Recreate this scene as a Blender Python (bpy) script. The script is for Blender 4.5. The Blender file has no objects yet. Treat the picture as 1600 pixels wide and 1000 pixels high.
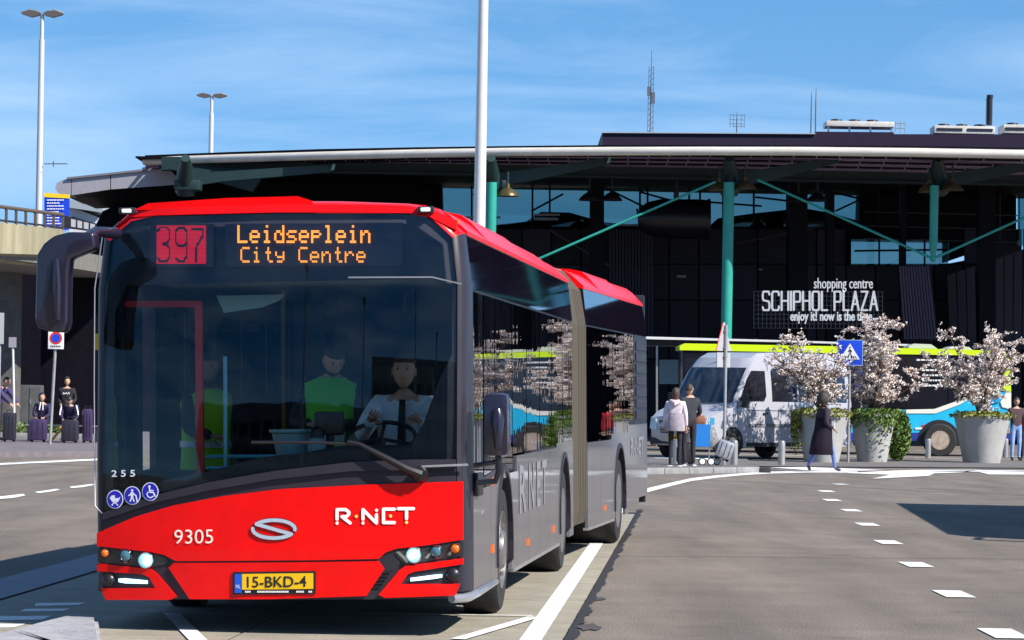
import bpy, bmesh, math, random
from mathutils import Vector, Matrix, noise
from mathutils.geometry import tessellate_polygon
R = math.radians; PI = math.pi
random.seed(7)
S = bpy.context.scene; COL = S.collection

# ---------------------------------------------------------------- camera, sky, sun, exposure
F = 5100.0; HC = 1.65; ROLL = R(1.03)
cam = bpy.data.objects.new('camera', bpy.data.cameras.new('camera')); COL.objects.link(cam)
cam.location = (0, 0, HC); cam.rotation_euler = (R(90), -ROLL, 0)
cam.data.lens = F / 1600 * 36; cam.data.shift_y = 114 / 1600
cam.data.clip_start = 0.2; cam.data.clip_end = 6000
S.camera = cam
SUNV = Vector((0.92, -0.58, 0.97)).normalized()
w = bpy.data.worlds.new("World"); S.world = w; w.use_nodes = True
nt = w.node_tree; N = nt.nodes; L = nt.links
bg = N['Background']
sky = N.new('ShaderNodeTexSky'); sky.sky_type = 'NISHITA'; sky.sun_disc = False
sky.sun_elevation = math.asin(SUNV.z); sky.sun_rotation = math.atan2(SUNV.x, SUNV.y)
sky.air_density = 1.0; sky.dust_density = 0.1; sky.ozone_density = 3.0
tc = N.new('ShaderNodeTexCoord'); va = N.new('ShaderNodeVectorMath'); va.operation = 'ADD'; va.inputs[1].default_value = (0, 0, 0.16)
sx = N.new('ShaderNodeSeparateXYZ'); L.new(tc.outputs['Generated'], sx.inputs[0])
L.new(tc.outputs['Generated'], va.inputs[0]); vn = N.new('ShaderNodeVectorMath'); vn.operation = 'NORMALIZE'
L.new(va.outputs[0], vn.inputs[0]); L.new(vn.outputs[0], sky.inputs[0])
hs = N.new('ShaderNodeHueSaturation'); hs.inputs['Saturation'].default_value = 1.38; L.new(sky.outputs[0], hs.inputs['Color'])
mp = N.new('ShaderNodeMapping'); mp.inputs['Scale'].default_value = (2.2, 2.2, 13); L.new(tc.outputs['Generated'], mp.inputs[0])
cn = N.new('ShaderNodeTexNoise'); cn.inputs['Scale'].default_value = 2.6; cn.inputs['Detail'].default_value = 9; cn.inputs['Roughness'].default_value = .58
cn.inputs['Distortion'].default_value = .5
L.new(mp.outputs[0], cn.inputs['Vector'])
cr = N.new('ShaderNodeValToRGB'); cr.color_ramp.elements[0].position = .40; cr.color_ramp.elements[1].position = .80
cr.color_ramp.elements[1].color = (.60, .60, .60, 1); L.new(cn.outputs['Fac'], cr.inputs[0])
mx = N.new('ShaderNodeMix'); mx.data_type = 'RGBA'; L.new(cr.outputs[0], mx.inputs[0]); L.new(hs.outputs[0], mx.inputs[6])
mx.inputs[7].default_value = (5.4, 6.6, 8.2, 1)
# pale veil of thin cloud that thickens evenly towards the horizon all round
vl = N.new('ShaderNodeMapRange'); vl.inputs[1].default_value = 0; vl.inputs[2].default_value = .22; vl.inputs[3].default_value = .46; vl.inputs[4].default_value = .0; L.new(sx.outputs[2], vl.inputs[0])
m2x = N.new('ShaderNodeMix'); m2x.data_type = 'RGBA'; L.new(vl.outputs[0], m2x.inputs[0]); L.new(mx.outputs[2], m2x.inputs[6]); m2x.inputs[7].default_value = (3.0, 5.2, 7.9, 1)
L.new(m2x.outputs[2], bg.inputs['Color']); bg.inputs['Strength'].default_value = 0.092
sun = bpy.data.objects.new('sun', bpy.data.lights.new('sun', 'SUN')); COL.objects.link(sun)
sun.data.energy = 4.9; sun.data.angle = R(.5); sun.data.color = (1, .94, .86)
sun.rotation_euler = SUNV.to_track_quat('Z', 'Y').to_euler(); sun.location = SUNV * 60
vs = S.view_settings; S.display_settings.display_device = 'sRGB'
vs.view_transform = 'Standard'; vs.look = 'None'; vs.gamma = 1; vs.use_curve_mapping = False; vs.exposure = 0.72

# ---------------------------------------------------------------- pixel <-> place helpers (1600x1000 photograph pixels)
cR, sR = math.cos(ROLL), math.sin(ROLL)
def un(px, py):
    u, v = px - 800, 614 - py
    return cR * u - sR * v, cR * v + sR * u
def W(px, py, Y):
    a, b = un(px, py); return Vector((a * Y / F, Y, HC + b * Y / F))
def G(px, py, z=0.0):
    a, b = un(px, py); Y = F * (HC - z) / (-b); return Vector((a * Y / F, Y, z))

# ---------------------------------------------------------------- materials
MT = {}
def mat(name, col, rough=.6, metal=0, coat=0, emit=0, var=0, vscale=4, bump=0, bscale=30, spec=.5, stretch=(1, 1, 1), col2=None, trans=None, coords='Object', ecol=None, coat_r=.05, dirt=0):
    if name in MT: return MT[name]
    m = bpy.data.materials.new(name); m.use_nodes = True; n = m.node_tree.nodes; l = m.node_tree.links
    p = n['Principled BSDF']; c = (*col, 1)
    p.inputs['Base Color'].default_value = c; p.inputs['Roughness'].default_value = rough; p.inputs['Metallic'].default_value = metal
    p.inputs['Coat Weight'].default_value = coat; p.inputs['Coat Roughness'].default_value = coat_r; p.inputs['Specular IOR Level'].default_value = spec
    if emit: p.inputs['Emission Color'].default_value = (*(ecol or col), 1); p.inputs['Emission Strength'].default_value = emit
    t = n.new('ShaderNodeTexCoord'); mp = n.new('ShaderNodeMapping'); mp.inputs['Scale'].default_value = stretch; l.new(t.outputs[coords], mp.inputs[0])
    if var or col2:
        q = n.new('ShaderNodeTexNoise'); q.inputs['Scale'].default_value = vscale; q.inputs['Detail'].default_value = 7; q.inputs['Roughness'].default_value = .65
        l.new(mp.outputs[0], q.inputs['Vector'])
        r = n.new('ShaderNodeValToRGB'); r.color_ramp.elements[0].position = .3; r.color_ramp.elements[1].position = .7
        a = [x * (1 - var) for x in col]; b = col2 or [min(1, x * (1 + var)) for x in col]
        r.color_ramp.elements[0].color = (*a, 1); r.color_ramp.elements[1].color = (*b, 1)
        l.new(q.outputs['Fac'], r.inputs[0]); l.new(r.outputs[0], p.inputs['Base Color'])
        rr = n.new('ShaderNodeMapRange'); rr.inputs[3].default_value = max(.02, rough - .12 * var * 3 * min(1, rough * 2)); rr.inputs[4].default_value = min(1, rough + .3 * var * min(1, rough * 2)); l.new(q.outputs['Fac'], rr.inputs[0]); l.new(rr.outputs[0], p.inputs['Roughness'])
    if bump:
        q = n.new('ShaderNodeTexNoise'); q.inputs['Scale'].default_value = bscale; q.inputs['Detail'].default_value = 4; l.new(mp.outputs[0], q.inputs['Vector'])
        b = n.new('ShaderNodeBump'); b.inputs['Strength'].default_value = bump; b.inputs['Distance'].default_value = .02; l.new(q.outputs['Fac'], b.inputs['Height']); l.new(b.outputs[0], p.inputs['Normal'])
    MT[name] = m; return m
def glassmat(name, tint, refl=(.9, .95, 1), bump=0, bscale=3, ior=1.5, stretch=(1, 1, 1), rough=0.0):
    m = bpy.data.materials.new(name); m.use_nodes = True; n = m.node_tree.nodes; l = m.node_tree.links
    n.remove(n['Principled BSDF']); o = n['Material Output']
    tr = n.new('ShaderNodeBsdfTransparent'); tr.inputs[0].default_value = (*tint, 1)
    g = n.new('ShaderNodeBsdfGlossy'); g.inputs['Color'].default_value = (*refl, 1); g.inputs['Roughness'].default_value = rough
    fr = n.new('ShaderNodeFresnel'); fr.inputs['IOR'].default_value = ior; mi = n.new('ShaderNodeMixShader')
    l.new(fr.outputs[0], mi.inputs[0]); l.new(tr.outputs[0], mi.inputs[1]); l.new(g.outputs[0], mi.inputs[2]); l.new(mi.outputs[0], o.inputs[0])
    if bump:
        t = n.new('ShaderNodeTexCoord'); mp = n.new('ShaderNodeMapping'); mp.inputs['Scale'].default_value = stretch; l.new(t.outputs['Object'], mp.inputs[0])
        q = n.new('ShaderNodeTexNoise'); q.inputs['Scale'].default_value = bscale; q.inputs['Detail'].default_value = 2; l.new(mp.outputs[0], q.inputs['Vector'])
        b = n.new('ShaderNodeBump'); b.inputs['Strength'].default_value = bump; b.inputs['Distance'].default_value = .02
        l.new(q.outputs['Fac'], b.inputs['Height']); l.new(b.outputs[0], g.inputs['Normal'])
    MT[name] = m; return m

# ---------------------------------------------------------------- mesh helpers
def finish(bm, name, m, parent=None, smooth=0, mtx=None):
    if mtx: bm.transform(mtx)
    me = bpy.data.meshes.new(name); bmesh.ops.recalc_face_normals(bm, faces=bm.faces[:]); bm.to_mesh(me); bm.free()
    for q in (m if isinstance(m, (list, tuple)) else [m]): me.materials.append(q)
    if smooth:
        me.polygons.foreach_set('use_smooth', [True] * len(me.polygons)); me.set_sharp_from_angle(angle=R(smooth))
    o = bpy.data.objects.new(name, me); COL.objects.link(o)
    if parent: o.parent = parent
    return o
def tag(o, label=None, cat=None, group=None, kind=None):
    if label: o['label'] = label
    if cat: o['category'] = cat
    if group: o['group'] = group
    if kind: o['kind'] = kind
    return o
def empty(name, loc, rz, label, cat, group=None):
    o = bpy.data.objects.new(name, None); COL.objects.link(o); o.location = loc; o.rotation_euler = (0, 0, rz); o.empty_display_size = .3
    return tag(o, label, cat, group)
def st(o): o['kind'] = 'structure'; return o
def box(bm, c, s, bev=0, rz=0, mi=0, mtx=None):
    M = Matrix.Translation(c) @ Matrix.Rotation(rz, 4, 'Z') @ Matrix.Diagonal((*s, 1))
    if mtx: M = mtx @ M
    r = bmesh.ops.create_cube(bm, size=1, matrix=M); fs = {f for v in r['verts'] for f in v.link_faces}
    if bev:
        es = list({e for v in r['verts'] for e in v.link_edges})
        q = bmesh.ops.bevel(bm, geom=es, offset=bev, segments=2, affect='EDGES', profile=.6); fs = set(q['faces']) | {f for f in fs if f.is_valid}
    for f in fs:
        if f.is_valid: f.material_index = mi
def tube(bm, pts, rads, n=10, cap=True, mi=0, sq=(1, 1)):
    pts = [Vector(p) for p in pts]
    if not isinstance(rads, (list, tuple)): rads = [rads] * len(pts)
    rings = []; up = None
    for i, p in enumerate(pts):
        d = (pts[min(i + 1, len(pts) - 1)] - pts[max(i - 1, 0)]).normalized()
        if up is None: up = Vector((0, 0, 1)) if abs(d.z) < .9 else Vector((1, 0, 0))
        a = d.cross(up).normalized(); up = a.cross(d).normalized()
        rings.append([bm.verts.new(p + (a * math.cos(t) * sq[0] + up * math.sin(t) * sq[1]) * rads[i]) for t in [2 * PI * k / n for k in range(n)]])
    for r0, r1 in zip(rings, rings[1:]):
        for k in range(n): bm.faces.new((r0[k], r0[(k + 1) % n], r1[(k + 1) % n], r1[k])).material_index = mi
    if cap:
        bm.faces.new(rings[0]).material_index = mi; bm.faces.new(rings[-1][::-1]).material_index = mi
def lathe(bm, prof, n=24, c=(0, 0, 0), axis='Z', mi=0):
    rings = []
    for r, h in prof:
        ring = []
        for k in range(n):
            a = 2 * PI * k / n; x, y = r * math.cos(a), r * math.sin(a)
            v = (x, y, h) if axis == 'Z' else ((h, x, y) if axis == 'X' else (x, h, y))
            ring.append(bm.verts.new(Vector(v) + Vector(c)))
        rings.append(ring)
    for r0, r1 in zip(rings, rings[1:]):
        for k in range(n):
            bm.faces.new((r0[k], r0[(k + 1) % n], r1[(k + 1) % n], r1[k])).material_index = mi
    if prof[0][0] > 1e-4 and prof[-1][0] > 1e-4:
        for k in range(n): bm.faces.new((rings[-1][k], rings[-1][(k + 1) % n], rings[0][(k + 1) % n], rings[0][k])).material_index = mi
    elif prof[0][0] > 1e-4: bm.faces.new(rings[0]).material_index = mi
    elif prof[-1][0] > 1e-4: bm.faces.new(rings[-1]).material_index = mi
def prism(bm, pts, fn, t0, t1, mi=0):
    """closed solid: 2-D outline swept from t0 to t1 by fn(u, v, t)"""
    tri = tessellate_polygon([[Vector((u, v, 0)) for u, v in pts]]); n = len(pts)
    A = [bm.verts.new(fn(u, v, t0)) for u, v in pts]; B = [bm.verts.new(fn(u, v, t1)) for u, v in pts]
    for a, b, c in tri:
        for V, o in ((A, 1), (B, -1)):
            try: bm.faces.new((V[a], V[b], V[c])[::o]).material_index = mi
            except ValueError: pass
    for i in range(n):
        j = (i + 1) % n; bm.faces.new((A[i], A[j], B[j], B[i])).material_index = mi
def sheet(name, pts, m, z=None):
    bm = bmesh.new(); n = len(pts); V = [bm.verts.new((p[0], p[1], p[2] if z is None else z)) for p in pts]
    for t in tessellate_polygon([[Vector((p[0], p[1], 0)) for p in pts]]): bm.faces.new([V[i] for i in t])
    o = finish(bm, name, m)
    if o.data.polygons[0].normal.z < 0: o.data.flip_normals()
    return st(o)
def mesh1(name, m, parent, fnc, smooth=0, mtx=None):
    bm = bmesh.new(); fnc(bm); return finish(bm, name, m, parent, smooth, mtx)
def boxo(name, m, parent, c, s, bev=0, rz=0, mtx=None):
    bm = bmesh.new(); box(bm, c, s, bev, rz); return finish(bm, name, m, parent, 30 if bev else 0, mtx)
def tubeo(name, m, parent, pts, r, n=10, mtx=None):
    bm = bmesh.new(); tube(bm, pts, r, n); return finish(bm, name, m, parent, 40, mtx)
def text_tris(s, bold=0, shear=0):
    """string -> unit-box 2-D vertices and faces of the built-in font"""
    cu = bpy.data.curves.new('t', 'FONT'); cu.body = s; cu.offset = bold; cu.shear = shear; cu.resolution_u = 3
    o = bpy.data.objects.new('t', cu); COL.objects.link(o); dg = bpy.context.evaluated_depsgraph_get(); dg.update()
    me = bpy.data.meshes.new_from_object(o.evaluated_get(dg)); v = [(q.co.x, q.co.y) for q in me.vertices]; f = [tuple(p.vertices) for p in me.polygons]
    bpy.data.objects.remove(o); bpy.data.meshes.remove(me)
    x0, x1 = min(a for a, _ in v), max(a for a, _ in v); y0, y1 = min(b for _, b in v), max(b for _, b in v)
    return [((a - x0) / (x1 - x0), (b - y0) / (y1 - y0)) for a, b in v], f
def text(bm, s, fn, bold=0, mi=0):
    v, f = text_tris(s, bold); V = [bm.verts.new(fn(a, b)) for a, b in v]
    for t in f:
        try: bm.faces.new([V[i] for i in t]).material_index = mi
        except ValueError: pass
def strokes(bm, lines, wd, fn, mi=0):
    """thick polylines with round ends; fn maps 2-D (v up) to space"""
    for li, ln in enumerate(lines):
        for i, (a, b) in enumerate(zip(ln, ln[1:])):
            a, b = Vector(a), Vector(b); d = (b - a)
            if d.length < 1e-6: d = Vector((1e-5, 0))
            d.normalize(); nn = Vector((-d.y, d.x)) * wd / 2; lift = (i % 3) * .0004 + (li % 4) * .0006
            out = [a + nn, b + nn] + [b + Vector((nn.x * math.cos(t) + nn.y * math.sin(t), -nn.x * math.sin(t) + nn.y * math.cos(t))) for t in (PI / 4, PI / 2, 3 * PI / 4)] + [b - nn, a - nn] + [a - Vector((nn.x * math.cos(t) + nn.y * math.sin(t), -nn.x * math.sin(t) + nn.y * math.cos(t))) for t in (PI / 4, PI / 2, 3 * PI / 4)]
            V = [bm.verts.new(fn(p.x, p.y, lift)) for p in out]; bm.faces.new(V).material_index = mi
def copy_tree(o, parent=None):
    c = o.copy(); COL.objects.link(c); c.parent = parent
    for ch in list(o.children): copy_tree(ch, c)
    return c

# ---------------------------------------------------------------- palette
asphalt = mat('asphalt', (.165, .138, .112), .88, var=.16, vscale=.9, bump=.9, bscale=55, coords='Object')
def road_mat():
    m = asphalt; n = m.node_tree.nodes; l = m.node_tree.links; p = n['Principled BSDF']
    src = p.inputs['Base Color'].links[0].from_socket
    t = n.new('ShaderNodeTexCoord'); mp = n.new('ShaderNodeMapping'); mp.inputs['Scale'].default_value = (1, .12, 1); mp.inputs['Rotation'].default_value = (0, 0, -.09); l.new(t.outputs['Object'], mp.inputs[0])
    q = n.new('ShaderNodeTexNoise'); q.inputs['Scale'].default_value = 1.3; q.inputs['Detail'].default_value = 6; l.new(mp.outputs[0], q.inputs['Vector'])
    v = n.new('ShaderNodeTexNoise'); v.inputs['Scale'].default_value = 70; v.inputs['Detail'].default_value = 2; l.new(t.outputs['Object'], v.inputs['Vector'])
    sp = n.new('ShaderNodeTexNoise'); sp.inputs['Scale'].default_value = 1.9; sp.inputs['Detail'].default_value = 3; l.new(t.outputs['Object'], sp.inputs['Vector'])
    r = n.new('ShaderNodeMapRange'); r.inputs[1].default_value = .62; r.inputs[2].default_value = .74; r.inputs[3].default_value = 1; r.inputs[4].default_value = .72; l.new(sp.outputs['Fac'], r.inputs[0])
    x = n.new('ShaderNodeMix'); x.data_type = 'RGBA'; x.blend_type = 'MULTIPLY'; x.inputs[0].default_value = 1; l.new(src, x.inputs[6]); l.new(r.outputs[0], x.inputs[7]); src = x.outputs[2]
    for s, lo, hi in ((q, .76, 1.18), (v, .62, 1.42)):
        r = n.new('ShaderNodeMapRange'); r.inputs[1].default_value = .32; r.inputs[2].default_value = .68; r.inputs[3].default_value = lo; r.inputs[4].default_value = hi; l.new(s.outputs['Fac'], r.inputs[0])
        x = n.new('ShaderNodeMix'); x.data_type = 'RGBA'; x.blend_type = 'MULTIPLY'; x.inputs[0].default_value = 1; l.new(src, x.inputs[6]); l.new(r.outputs[0], x.inputs[7]); src = x.outputs[2]
    l.new(src, p.inputs['Base Color'])
road_mat()
paveM = mat('pavement', (.13, .12, .115), .9, var=.2, vscale=2, bump=.4)
concM = mat('lane_concrete', (.27, .245, .19), .85, var=.2, vscale=2.2, bump=.4, bscale=40)
kerbM = mat('kerb_stone', (.24, .24, .24), .8, var=.2, vscale=6, bump=.4)
whiteP = mat('road_paint', (.70, .70, .68), .7, var=.22, vscale=16, bump=.2)
tarM = mat('tar_joint', (.02, .019, .018), .7, bump=.3)
black = mat('black_plastic', (.012, .011, .014), .35, spec=.5, var=.2, bump=.06, bscale=200)
satin = mat('dark_satin', (.024, .021, .030), .45, coat=.08, spec=.35, var=.15, vscale=3)
redM = mat('red_paint', (.80, .001, .001), .35, coat=.28, var=.11, vscale=3.5, spec=.2, coat_r=.08)
greyM = mat('grey_paint', (.165, .162, .175), .3, metal=.3, coat=.7, var=.12, vscale=2.5, stretch=(1, 1, .3), bump=.012, bscale=5)
rubber = mat('rubber', (.018, .017, .017), .8, bump=.3, var=.2)
rimM = mat('wheel_rim', (.24, .23, .22), .4, metal=.6, var=.25, vscale=9)
glassF = glassmat('windscreen_glass', (.93, .96, .95), (.58, .68, .74), ior=1.42, bump=.012, bscale=1.5)
glassS = glassmat('tinted_glass', (.10, .11, .12), (.9, .9, .95), bump=.035, bscale=1.1, ior=1.6, stretch=(1, 2.2, .35))
glassD = glassmat('door_glass', (.86, .90, .88), ior=1.45)
whiteM = mat('white_marking', (.82, .82, .80), .5)
steel = mat('brushed_steel', (.52, .50, .47), .35, metal=.75, var=.15, vscale=8)
poleM = mat('galvanised_pole', (.34, .34, .35), .5, metal=.35, var=.15, vscale=7)
greenM = mat('green_steel', (.02, .30, .235), .45, var=.12, vscale=2)
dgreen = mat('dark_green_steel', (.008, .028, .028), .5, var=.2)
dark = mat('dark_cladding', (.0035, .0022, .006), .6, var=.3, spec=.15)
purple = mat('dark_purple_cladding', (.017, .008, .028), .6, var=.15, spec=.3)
frameM = mat('dark_frame', (.004, .004, .008), .6, spec=.15)
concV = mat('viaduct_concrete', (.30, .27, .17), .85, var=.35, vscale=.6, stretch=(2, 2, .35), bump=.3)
blueS = mat('sign_blue', (.008, .055, .56), .4, var=.03)
yelM = mat('yellow_plastic', (.82, .55, .01), .5)

# ================================================================ GROUND AND ROADS
TH = R(5.27); D = Vector((math.sin(TH), math.cos(TH), 0)); RR = Vector((math.cos(TH), -math.sin(TH), 0))
def gquad(name, pxs, m, z): return sheet(name, [G(a, b) for a, b in pxs], m, z)
bm = bmesh.new()
for i in range(1): 
    V = [bm.verts.new(p) for p in ((-900, -300, 0), (900, -300, 0), (900, 3000, 0), (-900, 3000, 0))]; bm.faces.new(V)
road = st(finish(bm, 'road', asphalt))
# concrete bus lane: slabs between dark joints
e0, e1 = G(884, 1000), G(1002, 790); ed = (e1 - e0).normalized(); en = Vector((-ed.y, ed.x, 0))
lane = sheet('bus_lane', [e0 - ed * 8, e0 + ed * 24, e0 + ed * 24 + en * 4.4, e0 - ed * 8 + en * 4.4], tarM, .004)
k = 0; y = -8
while y < 23:
    for o, wd in ((.02, 2.14), (2.18, 2.2)):
        bm = bmesh.new(); c = [e0 + ed * (y + .012) + en * o, e0 + ed * (y + 2.388) + en * o, e0 + ed * (y + 2.388) + en * (o + wd), e0 + ed * (y + .012) + en * (o + wd)]
        prism(bm, [(p.x, p.y) for p in c], lambda u, v, t: Vector((u, v, t)), .002, .010)
        finish(bm, 'slab', concM, lane)
    y += 2.4
# ragged tar seam between lane and asphalt
rnd = random.Random(3); lf, rt = [], []; t = -8
while t < 25:
    p = e0 + ed * t; a = .05 + .05 * noise.noise(Vector((t * 1.3, 0, 0))) + .05 * abs(noise.noise(Vector((t * 6, 5, 0)))); lf.append(p + en * rnd.uniform(.0, .02)); rt.append(p - en * a); t += .11
sheet('tar_joint', lf + rt[::-1], tarM, .012)
for tt, wd, ln in ((1.2, .22, .8), (4.4, .14, .5), (-.8, .28, .9)):
    p = e0 + ed * tt; pts = []
    for k in range(14):
        a = 2 * PI * k / 14; q = rnd.uniform(.6, 1.1); pts.append(p - en * (wd * .5 + math.cos(a) * wd * .5 * q) + ed * math.sin(a) * ln * .5 * q)
    sheet('tar_joint', pts, mat('asphalt_patch', (.06, .055, .055), .85, bump=.5, var=.3), .008)
def line(name, a, b, wd, z=.016, m=whiteP):
    d = (b - a).normalized(); n = Vector((-d.y, d.x, 0)) * wd / 2; return sheet(name, [a - n, b - n, b + n, a + n], m, z)
p0, p1 = G(831, 1000), G(938, 842); dd = (p1 - p0)
line('lane_line', p0 - dd * .4, p0 + dd * 1.9, .145)
line('lane_line', G(715, 1003), G(834, 968), .10, .020)
line('lane_line', G(560, 962), G(832, 966), .05, .0205)
line('lane_line', G(268, 962), G(310, 1005), .12, .020)
for (x, y), ln, wd in zip([(1026, 0)] * 0 + [(1313, 757), (1291, 768), (1300, 782), (1330, 798), (1355, 820), (1388, 848), (1431, 883), (1490, 929), (1568, 991)],
                      [.26, .9, .95, .95, .95, .95, .95, .95, .95], [.16] * 9):
    c = G(x, y); q = G(x + .6 * 20, y + .6 * 16); dr = Vector((.10, 1, 0)).normalized()
    nx = {1313: (1.0, .35)}.get(x, (-.0, 1)); dr = Vector((nx[0], nx[1], 0)).normalized()
    c0, c1 = c - dr * ln * .5, c + dr * ln * .5; s = Vector((.125, 0, 0)) if x != 1313 else Vector((-.04, .30, 0))
    sheet('lane_dash', [c0 - s, c0 + s, c1 + s, c1 - s], whiteP, .008)
# curving edge line, zebra blocks
pp = [(1010, 767), (1050, 757), (1080, 750), (1120, 745), (1160, 741.5), (1200, 739), (1260, 737.5), (1340, 738)]
hp = [3.2, 2.6, 2.2, 1.9, 1.6, 1.5, 1.3, 1.0]
sheet('edge_line', [G(x, y + h) for (x, y), h in zip(pp, hp)] + [G(x, y - h) for (x, y), h in reversed(list(zip(pp, hp)))], whiteP, .008)
for q in ([(1203, 731), (1260, 730.5), (1330, 733), (1385, 735.5), (1300, 737), (1255, 735)], [(1322, 740), (1400, 736), (1440, 735), (1535, 735), (1500, 739), (1430, 741.5), (1390, 742.5)],
          [(1362, 749), (1392, 742.5), (1462, 740), (1450, 744.5)], [(1545, 742), (1530, 738.5), (1620, 737.5), (1625, 742.5)], [(1440, 737.6), (1530, 735.6), (1625, 736.2), (1560, 737.9)]):
    gquad('zebra_stripe', q, whiteP, .013)
for a, b in ((1260, 741), (1480, 757)):
    pass
line('road_crack', G(1100, 750), G(1620, 776), .07, .006, mat('crack_seal', (.055, .05, .048), .8))
line('road_crack', G(1430, 763), G(1620, 774), .05, .0065, MT['crack_seal'])
line('road_crack', G(930, 869), G(1620, 874), .035, .006, MT['crack_seal'])
# pavements with kerb stones
pv = st(mesh1('pavement', paveM, None, lambda b: prism(b, [(G(960, 741.5).x, G(960, 741.5).y + .16), (G(1188, 739).x, G(1188, 739).y + .16), (G(1188, 739).x + .4, 81), (-2, 81)], lambda u, v, t: Vector((u, v, t)), -.1, .12)))
a, b = G(960, 741.5), G(1188, 739); n = int((b - a).length / .8)
kb = Vector((0, 0, 0))
for i in range(n):
    p = a.lerp(b, i / n); q = a.lerp(b, (i + 1) / n); d = (q - p).normalized(); c = (p + q) / 2 + Vector((-d.y, d.x, 0)) * .075
    boxo('kerb_stone', kerbM, pv, (c.x, c.y, .055), ((q - p).length - .015, .15, .15), .015, math.atan2(d.y, d.x))
boxo('drain_block', tarM, pv, (b.x + .1, b.y + .1, .05), (.25, .3, .14), .02)
st(sheet('walkway', [G(1194, 730), G(1700, 733), (22, 88.5, 0), (2, 88.5, 0)], paveM, .024))
st(sheet('far_road', [(-60, 88.5, 0), (60, 88.5, 0), (60, 132, 0), (-60, 132, 0)], asphalt, .02))
line('edge_line', W(1020, 700, 1) * 0 + Vector((3, 92.0, 0)), Vector((18, 92.4, 0)), .25, .03)
line('edge_line', Vector((3.5, 79.5, 0)), Vector((5.2, 79.6, 0)), .5, .13)
line('edge_line', Vector((4, 97.2, 0)), Vector((20, 97.6, 0)), .3, .03)
# left: side pavement, lines, foreground island
st(mesh1('left_pavement', mat('purplish_paving', (.15, .13, .14), .85, var=.2, bump=.3), None, lambda b: prism(b, [(G(-60, 716).x, G(-60, 716).y), (G(70, 714.5).x, G(70, 714.5).y), (G(175, 713.5).x, G(175, 713.5).y), (-9, 125), (-40, 125)], lambda u, v, t: Vector((u, v, t)), -.1, .13)))  # paving in its own purplish grey, slightly varied
gquad('edge_line', [(-40, 725.5), (0, 724.2), (150, 717.2), (190, 716), (190, 718.5), (150, 720), (0, 727), (-40, 729)], whiteP, .009)
for q in ([(0, 776.5), (36, 772.5), (40, 775), (20, 779), (-20, 782)], [(54, 769.5), (88, 764.5), (94, 766), (80, 769), (60, 771.5)], [(108, 761.5), (142, 757), (150, 758), (130, 762), (112, 763.5)], [(170, 754), (205, 750), (210, 751), (180, 755.5)]):
    gquad('lane_dash', q, whiteP, .009)
gquad('pavement_strip', [(-60, 922), (0, 906), (150, 867), (230, 847), (230, 868), (150, 893), (0, 938), (-60, 958)], mat('pale_strip', (.22, .22, .24), .8, var=.15), .010)
isl = [G(166, 1030, .085), G(153, 963, .085), G(102, 961, .085), G(60, 971, .085), G(19, 983, .085), G(-60, 1002, .085), (-5, 18, 0), (-2.6, 18, 0)]
def island(b):
    prism(b, [(p[0], p[1]) for p in isl], lambda u, v, t: Vector((u, v, t)), -.05, .085)
    bmesh.ops.bevel(b, geom=[e for e in b.edges if all(v.co.z > .08 for v in e.verts)], offset=.03, segments=3, affect='EDGES')
st(mesh1('traffic_island', mat('island_concrete', (.30, .30, .31), .8, var=.22, vscale=5, bump=.5), None, island, 40))
for q in ([(-40, 967), (0, 965.5), (80, 965), (66, 971), (-40, 973)], [(-40, 978), (40, 977.5), (22, 983), (-40, 984)], [(40, 954), (110, 953.5), (98, 957.5), (30, 958)], [(56, 945), (135, 944), (122, 948), (54, 949.5)]):
    gquad('zebra_stripe', q, whiteP, .013)

# ================================================================ ARTICULATED BUS
BM = Matrix.Translation((-1.545, 21.75, 0)) @ Matrix.Rotation(-TH, 4, 'Z')
KN = Matrix.Translation((1.1, 0, .3)) @ Matrix.Rotation(R(-1.35), 4, 'Y') @ Matrix.Translation((-1.1, 0, -.3))
RW = Matrix.Translation((0, 10.5, 0)) @ Matrix.Rotation(R(-2.3), 4, 'Z') @ Matrix.Translation((0, -10.5, 0))
BI = (BM @ KN).inverted(); CAM = BI @ Vector((0, 0, HC)); B2 = BM @ KN
def yf(x, z): return .12 * (abs(x) / 1.2) ** 2.3 + (.07 * (z - 1.1) ** 1.5 if z > 1.1 else 0) + (.05 * (.6 - z) if z < .6 else 0)
def FP(px, py, off=0.0, plane=None):
    """photograph pixel -> point on the curved bus front (or on a plane across the bus)"""
    d = (BI @ W(px, py, 22)) - CAM; y = .05 if plane is None else plane
    for _ in range(5):
        p = CAM + d * ((y - CAM.y) / d.y)
        if plane is not None: break
        y = yf(p.x, p.z)
    p.y -= off; return p
bus = empty('articulated_bus', (-1.545, 21.75, 0), -TH, 'long red and grey articulated city bus with amber destination display in the foreground', 'bus')
def bo(name, m, fnc, smooth=0, parent=None, rear=False, kneel=True):
    b = bmesh.new(); fnc(b)
    if rear: b.transform(RW)
    if kneel: b.transform(KN)
    return finish(b, name, m, parent or bus, smooth)
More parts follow.
